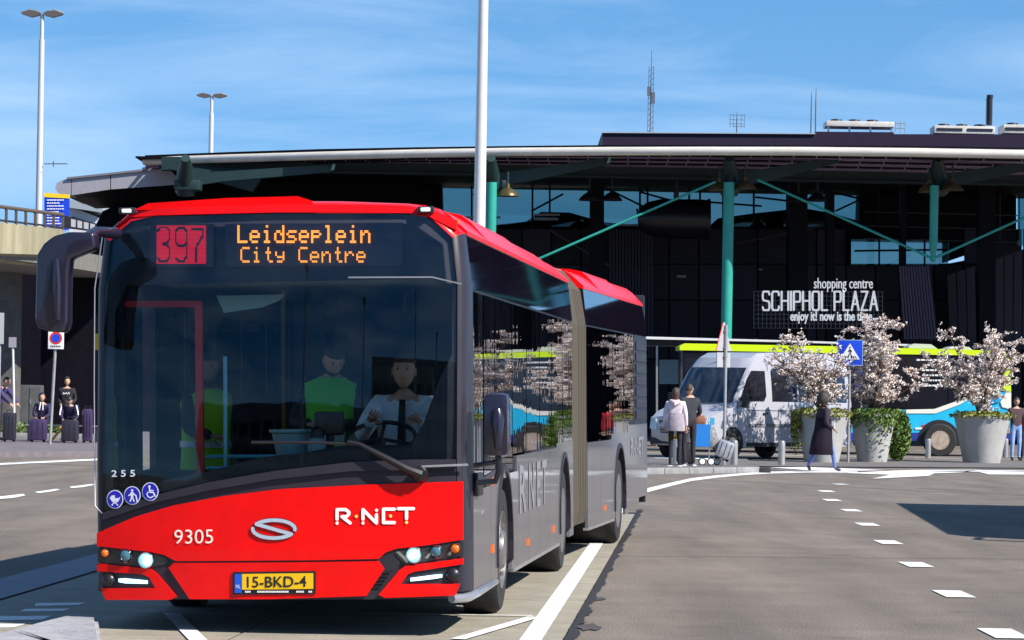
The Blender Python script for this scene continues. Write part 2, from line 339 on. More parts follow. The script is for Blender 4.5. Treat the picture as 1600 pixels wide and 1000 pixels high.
def fpatch(name, pts, m, off, th=.012, parent=None, local=False, hole=None):
    """panel on the curved front from an outline in photograph pixels (or local x, z)"""
    P = [(p[0], p[1]) if local else (FP(*p).x, FP(*p).z) for p in pts]
    b = bmesh.new(); V = [b.verts.new((x, 0, z)) for x, z in P]
    for t in tessellate_polygon([[Vector((x, z, 0)) for x, z in P]]):
        try: b.faces.new([V[i] for i in t])
        except ValueError: pass
    for i in range(-8, 9): bmesh.ops.bisect_plane(b, geom=b.verts[:] + b.edges[:] + b.faces[:], plane_co=(i * .155, 0, 0), plane_no=(1, 0, 0))
    for i in range(1, 16): bmesh.ops.bisect_plane(b, geom=b.verts[:] + b.edges[:] + b.faces[:], plane_co=(0, 0, i * .2), plane_no=(0, 0, 1))
    bmesh.ops.recalc_face_normals(b, faces=b.faces[:])
    bd = [e for e in b.edges if len(e.link_faces) == 1]
    r = bmesh.ops.extrude_face_region(b, geom=b.faces[:]); nv = {v for v in r['geom'] if isinstance(v, bmesh.types.BMVert)}
    for v in b.verts: v.co.y = yf(v.co.x, v.co.z) - off + (th if v in nv else 0)
    b.transform(KN); return finish(b, name, m, parent or bus, 35)
HALF = [(1.13, .25), (1.275, .31), (1.275, 1.2), (1.275, 2.36), (1.235, 2.72), (1.06, 2.885), (.86, 2.925), (.4, 2.945)]
PROF = HALF + [(0, 2.95)] + [(-x, z) for x, z in HALF[::-1]]
def inset(P, r):
    out = []; n = len(P)
    for i in range(n):
        a, b, c = Vector(P[i - 1]), Vector(P[i]), Vector(P[(i + 1) % n])
        n1 = Vector((-(b - a).y, (b - a).x)).normalized(); n2 = Vector((-(c - b).y, (c - b).x)).normalized(); q = (n1 + n2); q = q / max(.3, q.length_squared / 2)
        out.append((b.x + q.x * r, b.y + q.y * r))
    return out
def capshell(b):
    rings = []; RI = .075
    for k in range(7):
        a = PI / 2 * k / 6; P = inset(PROF, RI * (1 - math.sin(a))); ring = []
        for x, z in P:
            y0 = yf(x, z); ring.append(b.verts.new((x, y0 + (.45 - y0) * (1 - math.cos(a)) ** 1.3, z)))
        rings.append(ring)
    n = len(PROF)
    for r0, r1 in zip(rings, rings[1:]):
        for i in range(n):
            if i in (n - 1,): continue
            f = b.faces.new((r0[i], r0[(i + 1) % n], r1[(i + 1) % n], r1[i])); f.material_index = 1 if (r1[i].co.z + r1[(i + 1) % n].co.z) / 2 > 2.75 else 0
bo('front_corner_shell', [satin, redM], capshell, 45)
IN = inset(PROF, .075)
# dark lower face behind the red panels, glass above
low = [(IN[-1][0], .27), (IN[0][0], .27), (1.195, .35), (1.195, 1.17), (.9, 1.175), (.5, 1.16), (0, 1.10), (-.45, 1.03), (-.8, .95), (-1.195, .82), (-1.195, .35)]
fpatch('front_bumper', low, satin, 0, .03, local=True)
fpatch('red_front_panel', [(152, 833), (210, 808), (270, 790), (350, 775), (440, 764), (580, 757), (724, 752), (724, 843), (665, 852), (620, 857), (603, 863), (592, 873), (500, 875), (275, 876.5), (258, 867), (235, 862), (152, 853)], redM, .018, .02)
fpatch('red_centre_bumper', [(272, 879.5), (500, 878), (592, 876.5), (601, 889), (573, 931), (420, 936), (297, 936), (264, 887)], redM, .016, .02)
fpatch('red_corner_strip', [(152.5, 880), (237, 889), (246, 896), (277, 932), (268, 937), (166, 937), (158, 919), (243, 918.5), (234, 902), (224, 897), (152.5, 892)], redM, .02, .02)
fpatch('red_corner_strip', [(724.5, 872), (634, 884), (625, 890), (592, 929), (602, 934), (712, 930), (719, 912), (627, 912.5), (638, 897), (648, 893), (724.5, 881)], redM, .02, .02)
for k in range(5):
    x = 592 + k * -3.6; y = 893 + k * 5.6
    fpatch('grille_slat', [(x, y), (x + 20, y - .5), (x + 17.5, y + 2.4), (x - 1.8, y + 2.9)], black, .012, .01)
hous = mat('lamp_housing', (.02, .02, .022), .15, coat=.6)
def clus(pts): return fpatch('lamp_cluster', pts, hous, .006, .012)
cl1 = clus([(153, 856), (236, 865), (258, 871), (264, 877), (256, 883), (240, 886), (153, 878)])
cl2 = clus([(724, 846), (664, 856), (622, 861), (616, 864), (633, 882), (724, 868)])
lit = mat('lit_headlamp', (.4, .7, .75), .1, emit=.32, ecol=(.42, .9, 1), coat=1); bulb = mat('bulb', (1, 1, 1), .2, emit=3, ecol=(.8, 1, 1)); chrome = mat('lamp_chrome', (.5, .55, .58), .12, metal=1)
lens = mat('lamp_lens', (.05, .14, .18), .05, coat=1); amb = mat('amber_lens', (.75, .14, .005), .2, coat=.6, emit=.12); drl = mat('daytime_lamp', (.6, .92, 1), .2, emit=1.3, ecol=(.45, .85, 1))
def disc(px, py, r, m, name, parent, dome=.02, off=.02, ring=None):
    c = FP(px, py, off); rr = r / 232
    o = bo(name, m, lambda b: lathe(b, [(0, -dome), (rr * .6, -dome * .8), (rr * .9, -dome * .3), (rr, 0), (rr, .02)], 20, c, 'Y'), 50, parent)
    if ring: bo('lamp_ring', ring, lambda b: lathe(b, [(rr, .012), (rr * 1.08, -.012), (rr * 1.2, -.006), (rr * 1.22, .012)], 22, c, 'Y'), 50, parent)
    return o
disc(165, 864, 6.5, amb, 'indicator', cl1, ring=satin); disc(197, 868, 9.5, lens, 'headlight', cl1, ring=chrome); disc(229, 875, 11, lit, 'headlight', cl1, ring=chrome)
disc(647, 867, 11, lit, 'headlight', cl2, ring=chrome); disc(645, 868, 5.5, bulb, 'bulb', cl2, .01, .042); disc(231, 877, 5.5, bulb, 'bulb', cl1, .01, .042); disc(682, 862, 9, lens, 'headlight', cl2, ring=chrome); disc(712, 857, 7.5, amb, 'indicator', cl2, ring=satin)
for q in ([(619, 862), (624, 861.5), (641, 876), (636, 879)], [(664, 872), (672, 862), (675, 864), (668, 873)], [(699, 867), (705, 859), (708, 861), (704, 868)]): fpatch('chrome_strip', q, chrome, .012, .01, cl2)
disc(171, 906, 10, black, 'fog_cover', None, .025, .02); disc(708, 898, 11, black, 'fog_cover', None, .025, .02)
fpatch('daytime_lamp', [(186, 904), (196, 903.5), (231, 907), (231, 912), (196, 911), (186, 909)], drl, .018, .015)
fpatch('daytime_lamp', [(642, 903), (680, 898), (691, 897), (691, 902), (680, 904), (642, 908)], drl, .018, .015)
# number plate
def pxq(b, x0, y0, x1, y1, off, th, mi=0, rot=-.012):
    prism(b, [(x0, y0), (x1, y0 + (x1 - x0) * rot), (x1, y1 + (x1 - x0) * rot), (x0, y1)], lambda u, v, t: FP(u, v, t), off, off + th, mi)
pl = bo('number_plate', [mat('plate_yellow', (.85, .50, .006), .35), mat('plate_blue', (.01, .09, .6), .35), black, whiteM], lambda b: (pxq(b, 365, 893.5, 494, 929, .018, .008, 2), pxq(b, 379.5, 896.5, 490.5, 921, .027, .006, 0), pxq(b, 368, 896.5, 379, 926, .027, .006, 1)))
def txt(name, s, m, x0, y0, x1, y1, off, parent=None, bold=0, rot=-.012, plane=None):
    fn = lambda u, v: FP(x0 + u * (x1 - x0), y1 + (y0 - y1) * v + u * (x1 - x0) * rot, off, plane)
    if plane is not None: fn = lambda u, v: FP(x0 + u * (x1 - x0), y1 + (y0 - y1) * v + u * (x1 - x0) * rot, 0, plane)
    return bo(name, m, lambda b: text(b, s, fn, bold), 0, parent)
txt('plate_lettering', '15-BKD-4', mat('plate_black', (.01, .01, .01), .6), 387, 900.5, 480, 917.8, .0335, pl, .012)
txt('plate_lettering', 'NL', whiteM, 370, 913, 377, 918.5, .036, pl)
txt('plate_lettering', 'De Vries', whiteM, 384, 922.3, 397, 925.3, .030, pl) if 0 else None
for x0, x1 in ((384, 394), (403, 455), (464, 478), (483, 490)): bo('plate_strip', whiteM, lambda b: [pxq(b, x, 922.8, x + 2.4, 925.6, .0275, .002) for x in [x0 + q * 3.1 for q in range(int((x1 - x0) / 3.1))]], 0, pl)
cream = mat('cream_lettering', (.86, .80, .68), .5)
txt('fleet_number', '9305', cream, 273.5, 827.5, 334, 849.5, .024, None, -.004)
# maker's emblem: two hooks joined by a diagonal
def emb(b, wd):
    cx, cy, rx, ry = 429, 826.5, 33, 14
    def arc(a0, a1, n=14): return [(cx + rx * math.cos(a0 + (a1 - a0) * i / n), -(cy - ry * math.sin(a0 + (a1 - a0) * i / n))) for i in range(n + 1)]
    up = arc(R(-4), R(146)); lo = arc(R(176), R(326))
    strokes(b, [up, [up[-1], lo[-1]], lo], wd, lambda u, v, t: FP(u, -v, .0255 + t + (0 if wd > 6 else .003)))
bo('emblem', mat('emblem_edge', (.10, .02, .03), .5), lambda b: emb(b, 7.4)); bo('emblem', mat('emblem_silver', (.50, .56, .64), .35, metal=.2), lambda b: emb(b, 5.6))
# operator lettering built from strokes
def rnet(b):
    Y0, Y1 = -796, -817; f = lambda u, v, t: FP(u, -v, .025 + t)
    strokes(b, [[(527.5, Y1 + 6), (527.5, Y0), (541, Y0), (546, Y0 - 4), (546, Y0 - 7), (542, Y0 - 11), (535, Y0 - 11), (548, Y1)], [(527.5, Y1 - .3), (527.6, Y1)],
                [(568, Y1 + 6), (568, Y0), (589, Y1), (589, Y0 - 8)], [(568, Y1), (568.1, Y1)], [(589, Y0 - 1), (589.1, Y0 - 1)],
                [(617, Y0 + .7), (600, Y0 + .7), (600, Y1 + .7), (617, Y1 + .7)], [(623, Y0 + 1.5), (647, Y0 + 1.5)], [(636, Y0 + 1.5), (636, Y1 + 7)]], 5, f)
bo('operator_lettering', mat('warm_white', (.90, .84, .80), .5), rnet)
DOT = bo('lettering_dots', mat('dot_yellow', (.9, .62, .12), .5), lambda b: strokes(b, [[(557.5, -806.5), (557.6, -806.5)], [(611, -806), (611.1, -806)], [(636, -816), (636.1, -816)]], 5, lambda u, v, t: FP(u, -v, .026)))
DOT['kind'] = 'stuff'
# red header above the windscreen, marker lights
fpatch('red_header', [(1.19, 2.735), (1.195, 2.80), (1.03, 2.87), (.84, 2.90), (.4, 2.91), (0, 2.915), (-.4, 2.91), (-.84, 2.90), (-1.03, 2.87), (-1.17, 2.75), (-1.03, 2.842), (-.84, 2.852), (0, 2.86), (.88, 2.85), (.98, 2.84)], redM, .004, .05, local=True)
for x, y in ((200, 330), (666, 328)):
    h = bo('marker_lamp', satin, lambda b: box(b, FP(x, y, .02), (.115, .05, .045), .012), 40)
    bo('lens', mat('marker_lens', (.75, .85, .8), .2, emit=.35), lambda b: box(b, FP(x, y, .045), (.065, .03, .026), .008), 40, h)
bo('marker_lamp', amb, lambda b: box(b, (1.20, .30, 2.79), (.02, .06, .03), .008), 40)
# glazing sheet over the whole upper face
gl = [(1.195, 1.215), (1.195, 2.36), (1.16, 2.70), (.98, 2.832), (.86, 2.843), (0, 2.853), (-.84, 2.845), (-1.02, 2.832), (-1.15, 2.70), (-1.195, 2.36), (-1.195, .86), (-.8, .985), (-.45, 1.065), (0, 1.14), (.5, 1.195), (.9, 1.21)]
fpatch('windscreen', gl, glassF, .022, .004, local=True)
# frit / frames behind the glass
frit = mat('black_frit', (.008, .007, .012), .4); headm = mat('display_surround', (.028, .024, .040), .55)
fpatch('upper_frit', [(.985, 2.84), (.86, 2.848), (0, 2.855), (-.84, 2.848), (-.9, 2.84), (-.93, 2.38), (.5, 2.40), (1.03, 2.41), (1.195, 2.36), (1.16, 2.70)], headm, -.03, .01, local=True)
fpatch('side_frit', [(-.9, 2.84), (-1.02, 2.835), (-1.15, 2.70), (-1.195, 2.36), (-1.195, .86), (-1.13, .88), (-1.13, 2.2), (-1.05, 2.38), (-.93, 2.38)], frit, -.03, .01, local=True)
fpatch('side_frit', [(1.195, 1.215), (1.195, 2.36), (1.165, 2.37), (1.165, 1.9), (1.09, 1.75), (.98, 1.45), (.9, 1.30), (.9, 1.21)], frit, -.03, .01, local=True)
fpatch('lower_frit', [(-1.195, .83), (-.8, .95), (-.45, 1.03), (0, 1.10), (.5, 1.16), (1.195, 1.17), (1.195, 1.275), (.5, 1.27), (.2, 1.25), (-.1, 1.22), (-.45, 1.13), (-.8, 1.06), (-1.195, .93)], frit, -.03, .01, local=True)
fpatch('front_waist_panel', [(-1.195, .80), (-.8, .925), (-.45, 1.0), (0, 1.075), (.5, 1.125), (1.195, 1.135), (1.195, 1.20), (.9, 1.20), (.5, 1.185), (0, 1.13), (-.45, 1.055), (-.8, .975), (-1.195, .85)], satin, .026, .02, local=True)
fpatch('waist_trim', [(660, 727), (732, 724), (733, 727.5), (661, 730)], steel, .05, .01)
fpatch('glass_joint', [(545, 432.5), (676, 432), (722, 443), (722, 445), (676, 434.5), (545, 435)], mat('joint_grey', (.16, .16, .18), .5), .030, .006)
# destination display
scr = mat('display_glass', (.055, .045, .075), .45); yD = .16
disp = bo('destination_display', scr, lambda b: prism(b, [(352, 350), (630, 348), (630, 415), (352, 417)], lambda u, v, t: FP(u, v, -.012 + t), 0, .012))
d2 = bo('route_display', scr, lambda b: prism(b, [(234, 350), (334, 350), (334, 417), (234, 418)], lambda u, v, t: FP(u, v, -.012 + t), 0, .012))
FONT = {'L': '10000 10000 10000 10000 10000 10000 11111', 'e': '00000 00000 01110 10001 11111 10000 01110', 'i': '00100 00000 01100 00100 00100 00100 01110', 'd': '00001 00001 01101 10011 10001 10001 01111',
        's': '00000 00000 01111 10000 01110 00001 11110', 'p': '00000 00000 11110 10001 11110 10000 10000', 'l': '01100 00100 00100 00100 00100 00100 01110', 'n': '00000 00000 10110 11001 10001 10001 10001',
        'C': '01111 10000 10000 10000 10000 10000 01111', 't': '00100 00100 01110 00100 00100 00100 00011', 'y': '00000 00000 10001 10001 01111 00001 01110', 'r': '00000 00000 10110 11001 10000 10000 10000', ' ': '0 0 0 0 0 0 0',
        '3': '01110 10001 00001 00110 00001 10001 01110', '9': '01110 10001 10001 01111 00001 10001 01110', '7': '11111 00001 00010 00100 00100 01000 01000'}
led = mat('amber_led', (1, .36, .05), .5, emit=1.15, ecol=(1, .33, .045)); rled = mat('red_led', (.5, .01, .03), .5, emit=.42, ecol=(1, .012, .05))
def leds(b, s, x0, y0, pitch, ch, fat):
    for i, c in enumerate(s):
        for r, row in enumerate(FONT[c].split()):
            for q, on in enumerate(row):
                if on == '1':
                    cw = pitch / 6.2; x = x0 + i * pitch + q * cw; y = y0 + r * ch
                    for k in range(2):
                        V = [b.verts.new(FP(u, v, .004)) for u, v in ((x, y + k * ch / 2), (x + cw * fat, y + k * ch / 2), (x + cw * fat, y + k * ch / 2 + ch * .40), (x, y + k * ch / 2 + ch * .40))]; b.faces.new(V)
bo('lettering', led, lambda b: leds(b, 'Leidseplein', 371, 352, 19.2, 4.0, 1.12), 0, disp)
bo('lettering', led, lambda b: leds(b, 'City Centre', 376, 386, 18.1, 3.5, .82), 0, disp)
D3 = [(1, 4), (3, 1.5), (8, 1.5), (10.5, 4), (10.5, 11), (8, 14), (5, 14.5), (8, 15), (10.5, 18), (10.5, 25), (8, 28), (3, 28), (1, 25.5)]
D9 = [(24.5, 13), (22.5, 16), (18, 16), (15.5, 13), (15.5, 5), (18, 1.8), (22, 1.8), (24.5, 5), (24.5, 24), (22, 28), (17.5, 28), (15.5, 25.5)]
D7 = [(28.5, 3), (37.5, 3), (37.5, 8), (32.5, 16), (31.8, 28.5)]
DG = [(Vector(p), Vector(q)) for Q in (D3, D9, D7) for p, q in zip(Q, Q[1:])]
def redgrid(b):
    nx, ny = 40, 30; X0, Y0, X1, Y1 = 245, 352.5, 322, 412.5; cw, ch = (X1 - X0) / nx, (Y1 - Y0) / ny
    for i in range(nx):
        for j in range(ny):
            on = any(((Vector((i + .5, j + .5)) - (A + (B_ - A) * max(0, min(1, (Vector((i + .5, j + .5)) - A).dot(B_ - A) / max(1e-6, (B_ - A).length_squared))))).length < .95) for A, B_ in DG)
            if on: continue
            x, y = X0 + i * cw, Y0 + j * ch
            b.faces.new([b.verts.new(FP(u, v, .004)) for u, v in ((x, y), (x + cw * .97, y), (x + cw * .97, y + ch * .72), (x, y + ch * .72))])
bo('lettering', rled, redgrid, 0, d2)
# stickers on the glass by the door
bl = mat('sticker_blue', (.02, .012, .42), .4); rim = mat('sticker_white', (.8, .82, .9), .5)
def pict(cx, cy, r, lines, fill=()):
    f = lambda o: (lambda u, v, t: FP(cx + u, cy - v, o + t))
    circ = [(math.cos(2 * PI * k / 24), math.sin(2 * PI * k / 24)) for k in range(24)]
    s = bo('access_sticker', rim, lambda b: prism(b, [(x * r, y * r * 1.12) for x, y in circ], f(.027), 0, .002))
    bo('sticker_face', bl, lambda b: prism(b, [(x * r * .9, y * r * 1.02) for x, y in circ], f(.0300), 0, .001), 0, s)
    bo('pictogram', rim, lambda b: ([strokes(b, ln, wd, f(.0325)) for ln, wd in lines], [prism(b, p, f(.0322), 0, .001) for p in fill]), 0, s)
pict(181, 780, 13, [([[(-4, -3.5), (3, -7)], [(5, -3), (-3, -7)], [(5, 0), (8, 3)]], 1.3), ([[(-4, -8.5), (-3.9, -8.5)], [(4, -8.5), (4.1, -8.5)]], 2.6)], [[(-8, 2), (-5, 6), (0, 6.5), (0, 2), (8, 2), (6, -2.5), (0, -4), (-5, -2.5)]])
pict(208, 774, 13, [([[(0, 8), (.1, 8)]], 4), ([[(0, 5), (0, -1), (-3, -9)], [(0, -1), (3, -9)], [(0, 4), (-5, 0)], [(1, 4), (6, 0), (8, -9)]], 2)], [[(-2.5, 5), (2.5, 5), (2, -2), (-2, -2)]])
pict(236, 768, 13, [([[(-1, 8), (-.9, 8)]], 4), ([[(-1, 5), (0, -1), (5, -1), (8, -7)]], 2.2), ([[(0, 2), (5, 2)]], 1.5), ([[(-3, -.5), (-5, -4), (-3, -8), (1, -9.5), (5, -7)]], 1.6)])
txt('route_sticker', '2 5 5', rim, 175.5, 734.5, 212.5, 745, .028, None, .012)
# the yellow-edged door frame seen at the left, mirrors
def rprism(b, pts, plane, th, bev): 
    prism(b, pts, lambda u, v, t: FP(u, v, 0, plane) + Vector((0, t, 0)), 0, th)
    bmesh.ops.recalc_face_normals(b, faces=b.faces[:]); bmesh.ops.dissolve_limit(b, angle_limit=R(1), verts=b.verts[:], edges=b.edges[:]); bmesh.ops.bevel(b, geom=b.edges[:], offset=bev, segments=3, affect='EDGES', profile=.6)
mirM = mat('mirror_shell', (.014, .011, .024), .28, coat=.5)
m1 = bo('wing_mirror', mirM, lambda b: rprism(b, [(57, 398), (68, 380), (84, 368), (108, 362), (146, 363), (149, 388), (124, 398), (109, 404), (106, 424), (105, 505), (100, 519), (78, 519), (59, 512), (54, 500)], -.42, .17, .025), 40)
bo('mirror_arm', mirM, lambda b: tube(b, [FP(128, 375, 0, -.36), FP(150, 362, 0, -.15), (-1.1, .14, 2.73)], [.034, .036, .04], 10), 40)
bo('mirror_ridge', mirM, lambda b: tube(b, [FP(88, 405, 0, -.43), FP(89, 450, 0, -.435), FP(90, 500, 0, -.43)], [.02, .032, .02], 10), 50, m1)
m2 = bo('wing_mirror', mirM, lambda b: (box(b, FP(777, 664, 0, .25), (.17, .20, .43), .05)), 40)
bo('mirror_ridge', mirM, lambda b: tube(b, [FP(777, 640, 0, .14), FP(778, 655, 0, .125), FP(778, 700, 0, .14)], [.03, .045, .025], 10), 60, m2)
bo('mirror_arm', black, lambda b: (tube(b, [FP(778, 705, 0, .2), FP(780, 735, 0, .2), FP(774, 752, 0, .2), FP(745, 755, 0, .2)], .022, 8), tube(b, [FP(740, 728, 0, .2), FP(776, 722, 0, .2)], .018, 8), box(b, (1.295, .62, 1.02), (.03, .34, .16), .01)), 40)
# wiper
bo('wiper', black, lambda b: (tube(b, [FP(660, 741, .08), FP(640, 733, .09), FP(565, 694, .07), FP(545, 690, .06)], [.035, .028, .014, .012], 8), tube(b, [FP(395, 691, .05), FP(480, 691, .055), FP(565, 694, .05)], .011, 6)), 40)
bo('wiper_boss', black, lambda b: lathe(b, [(0, -.03), (.045, -.02), (.055, .02), (.055, .06)], 14, FP(658, 741, .06), 'Y'), 50)
# ---- body sides
glassC = glassmat('cab_side_glass', (.88, .92, .90), (.9, .9, .95), bump=.06, bscale=1.3, ior=1.6, stretch=(1, 2.2, .35))
ARC = .60
def arched(y0, y1, z0, z1, cs):
    bot = [(y0, z0)]
    for c in cs:
        h = z0 - .50; w_ = math.sqrt(max(0, ARC ** 2 - h ** 2)); a0 = math.atan2(h, -w_)
        pts = [(c - ARC * math.cos(t), .50 + ARC * math.sin(t)) for t in [R(-20) + R(220) * k / 14 for k in range(15)]]
        pts = [(max(y0, min(y1, p)), q) for p, q in pts if q >= z0 and y0 - 1e-6 <= p <= y1 + 1e-6]
        if pts:
            if c - w_ > y0: bot.append((c - w_, z0))
            else:
                bot = []; zz = .5 + math.sqrt(max(0, ARC ** 2 - (y0 - c) ** 2)); bot.append((y0, zz))
            bot += pts
            if c + w_ < y1: bot.append((c + w_, z0))
            else: bot.append((y1, .5 + math.sqrt(max(0, ARC ** 2 - (y1 - c) ** 2)))); return bot + [(y1, z1), (y0, z1)]
    return bot + [(y1, z0), (y1, z1), (y0, z1)]
def dedup(P):
    o = []
    for p in P:
        if not o or (abs(p[0] - o[-1][0]) + abs(p[1] - o[-1][1])) > 1e-4: o.append(p)
    return o
def side(s, x=1.275): return lambda u, v, t: Vector((s * (x + t), u, v))
AX = [2.70, 8.60, 14.6]
pan = [(.46, 1.62, .98, 0), (1.63, 3.72, 1.04, 0), (3.73, 4.72, 1.16, 0), (4.73, 5.75, 1.16, 0), (5.76, 6.80, 1.16, 0), (6.81, 7.72, 1.16, 0), (7.73, 9.68, 1.20, 0),
       (11.3, 12.5, 1.16, 1), (12.51, 13.7, 1.16, 1), (13.71, 15.5, 1.22, 1), (15.51, 16.8, 1.30, 1), (16.81, 17.9, 1.30, 1)]
for s in (1, -1):
    for y0, y1, zt, rear in pan:
        if s == -1 and y0 < 1.6: continue
        z0 = .30 if y1 < 15.6 else (.36 if y1 < 17 else .44)
        P = dedup(arched(y0, y1, z0, zt, [c for c in AX if y0 - .5 < c < y1 + .5]))
        bo('side_panel', greyM, lambda b: prism(b, P, side(s), -.03, .0), 0, None, rear)
    for c in AX:
        rear = c > 10
        def lip(b):
            for k in range(14):
                a0, a1 = R(-12 + 204 * k / 14), R(-12 + 204 * (k + 1) / 14)
                q = [(c - r * math.cos(a), .50 + r * math.sin(a)) for r, a in ((ARC - .035, a0), (ARC + .012, a0), (ARC + .012, a1), (ARC - .035, a1))]
                prism(b, q, side(s), -.06, .012)
        bo('wheel_arch', satin, lip, 0, None, rear)
        bo('wheel_well', frit, lambda b: [prism(b, [(c - .62 * math.cos(R(180 * k / 8)), .5 + .62 * math.sin(R(180 * k / 8))), (c - .62 * math.cos(R(180 * (k + 1) / 8)), .5 + .62 * math.sin(R(180 * (k + 1) / 8))), (c - .6 * math.cos(R(180 * (k + 1) / 8)), .5 + .6 * math.sin(R(180 * (k + 1) / 8))), (c - .6 * math.cos(R(180 * k / 8)), .5 + .6 * math.sin(R(180 * k / 8)))], side(s), -.45, -.04) for k in range(8)], 0, None, rear)
    # sill trim
    for y0, y1, rear in ((.5, 2.0, 0), (3.36, 7.9, 0), (11.3, 13.9, 1)): bo('sill', steel, lambda b: prism(b, [(y0, .275), (y1, .275), (y1, .30), (y0, .30)], side(s), -.05, .006), 0, None, rear)
    # windows: each pane a part
    def pane(y0, y1, z0, z1, rear=False, g=glassS, top0=None):
        P = [(y0, z0), (y1, z0), (y1, z1), (y0, z1)]
        return bo('window', g, lambda b: prism(b, P, side(s), -.010, -.004), 0, None, rear)
    if s == 1:
        pane(.50, 1.16, 1.02, 2.33, False, glassC); pane(1.24, 2.02, 1.07, 2.33, False, glassC)
    ys = [2.03, 3.40, 4.66, 5.92, 7.18, 8.44, 9.66]
    for a, b_ in zip(ys, ys[1:]): pane(a + .025, b_ - .025, (1.18 if a > 3 else 1.07), 2.33)
    ys = [11.34, 12.6, 13.85, 15.1, 16.3]
    for a, b_ in zip(ys, ys[1:]): pane(a + .025, b_ - .025, 1.18, 2.33, True)
    # framework: rails and posts behind the panes
    for y0, y1, rear in ((.46, 9.68, False), (11.3, 17.9, True)):
        if s == -1 and y0 < 1: y0 = 1.62
        bo('side_frame', frit, lambda b: (prism(b, [(y0, 1.0), (y1, 1.16), (y1, 1.24), (y0, 1.10)], side(s), -.05, -.012), prism(b, [(y0, 2.28), (y1, 2.28), (y1, 2.40), (y0, 2.40)], side(s), -.05, -.012),
           [prism(b, [(q - .04, 1.1), (q + .04, 1.1), (q + .04, 2.36), (q - .04, 2.36)], side(s), -.06, -.013) for q in ([1.20, 2.03, 3.4, 4.66, 5.92, 7.18, 8.44, 9.62] if not rear else [11.36, 12.6, 13.85, 15.1, 16.3]) if q > y0]), 0, None, rear)
        # cove band leaning in above the windows, red roof strip above it
        cov = mat('cove_gloss', (.010, .007, .018), .03, coat=.4, spec=.5, coat_r=.02)
        segs = [.46, 3.3, 6.3, 9.68] if not rear else [11.3, 13.9, 16.2, 17.9]
        for a, b_ in zip(segs, segs[1:]):
            bo('cove_panel', cov, lambda b: prism(b, [(a + .006, 2.345), (b_ - .006, 2.345), (b_ - .006, 2.715), (a + .006, 2.715)], lambda u, v, t: Vector((s * (1.275 - .04 * (v - 2.36) / .36 * (1 if v > 2.36 else 0) + t), u, v)), -.02, .0), 0, None, rear)
        segs = [.46, 1.9, 5.2, 8.0, 9.68] if not rear else [11.3, 12.9, 15.4, 17.8]
        for i, (a, b_) in enumerate(zip(segs, segs[1:])):
            hgt = (0, .035, .02, .0) if not rear else (0, .05, .03)
            def strip(b, h=hgt[i]):
                rg = [[b.verts.new((s * x, y, z)) for x, z in ((1.243, 2.71), (1.240, 2.74), (1.12, 2.85 + h * .6), (1.045, 2.895 + h), (.93, 2.92 + h), (.80, 2.93 + h), (.80, 2.87), (1.2, 2.71))] for y in (a + .005, b_ - .005)]
                for k in range(8): b.faces.new((rg[0][k], rg[0][(k + 1) % 8], rg[1][(k + 1) % 8], rg[1][k]))
                for q in rg: b.faces.new(q)
            bo('roof_edge', redM, strip, 30, None, rear)
bo('side_frame', frit, lambda b: prism(b, [(.46, 1.0), (.52, 1.0), (.52, 2.36), (.46, 2.36)], side(1), -.05, -.002))
bo('driver_sill', satin, lambda b: prism(b, [(.46, .985), (2.03, 1.05), (2.03, 1.09), (.46, 1.03)], side(1), -.02, .004))
bo('engine_tower', frit, lambda b: prism(b, [(16.31, 1.3), (17.9, 1.3), (17.9, 2.34), (16.31, 2.34)], side(1), -.03, -.003), 0, None, True)
for k in range(7): bo('engine_louvre', satin, lambda b: prism(b, [(16.5, 1.36 + k * .135), (17.8, 1.36 + k * .135), (17.8, 1.46 + k * .135), (16.5, 1.46 + k * .135)], side(1), 0, .008), 0, None, True)
roofM = mat('roof_skin', (.45, .012, .012), .5)
bo('roof', roofM, lambda b: box(b, (0, 5.1, 2.88), (1.9, 9.2, .08))); bo('roof', roofM, lambda b: box(b, (0, 14.6, 2.88), (1.9, 6.6, .08)), 0, None, True)
bo('roof_fairing', redM, lambda b: (prism(b, [(-1.0, 2.89), (-.9, 2.935), (-.35, 2.965), (.12, 2.972), (.22, 2.94), (.22, 2.89)], lambda u, v, t: Vector((u, t, v)), .22, 3.4)), 30)
bo('rear_wall', satin, lambda b: box(b, (0, 17.93, 1.6), (2.5, .06, 2.5), .02), 30, None, True)
for yy, rear in ((9.66, False), (11.33, True)): pass
# bellows: zig-zag folds around the joint
def bellows(b):
    nf = 11; P = [(1.24, .36), (1.255, 1.2), (1.255, 2.34), (1.20, 2.70), (1.02, 2.90), (0, 2.94)]; P = P + [(-x, z) for x, z in P[-2::-1]]
    rings = []
    for k in range(nf * 8 + 1):
        t = k / (nf * 8); y = 9.69 + 1.6 * t; q_ = abs(math.cos(PI * k / 8)); off = -.075 * q_ ** 2 - .0001 - (.02 if 3 < t * 13 < 9 else 0) * math.sin(PI * (t * 13 - 3) / 6) ** 2; sh = math.tan(R(2.3)) * max(0, y - 10.5)
        Q = inset(P, -off) if off else P
        rings.append([b.verts.new((x + sh, y, z)) for x, z in Q])
    for r0, r1 in zip(rings, rings[1:]):
        for i in range(len(P)): b.faces.new((r0[i], r0[(i + 1) % len(P)], r1[(i + 1) % len(P)], r1[i]))
bo('bellows', mat('bellows_fabric', (.34, .285, .21), .7, var=.35, vscale=2.2, stretch=(1, 5, .15), bump=.4, bscale=60), bellows, 80)
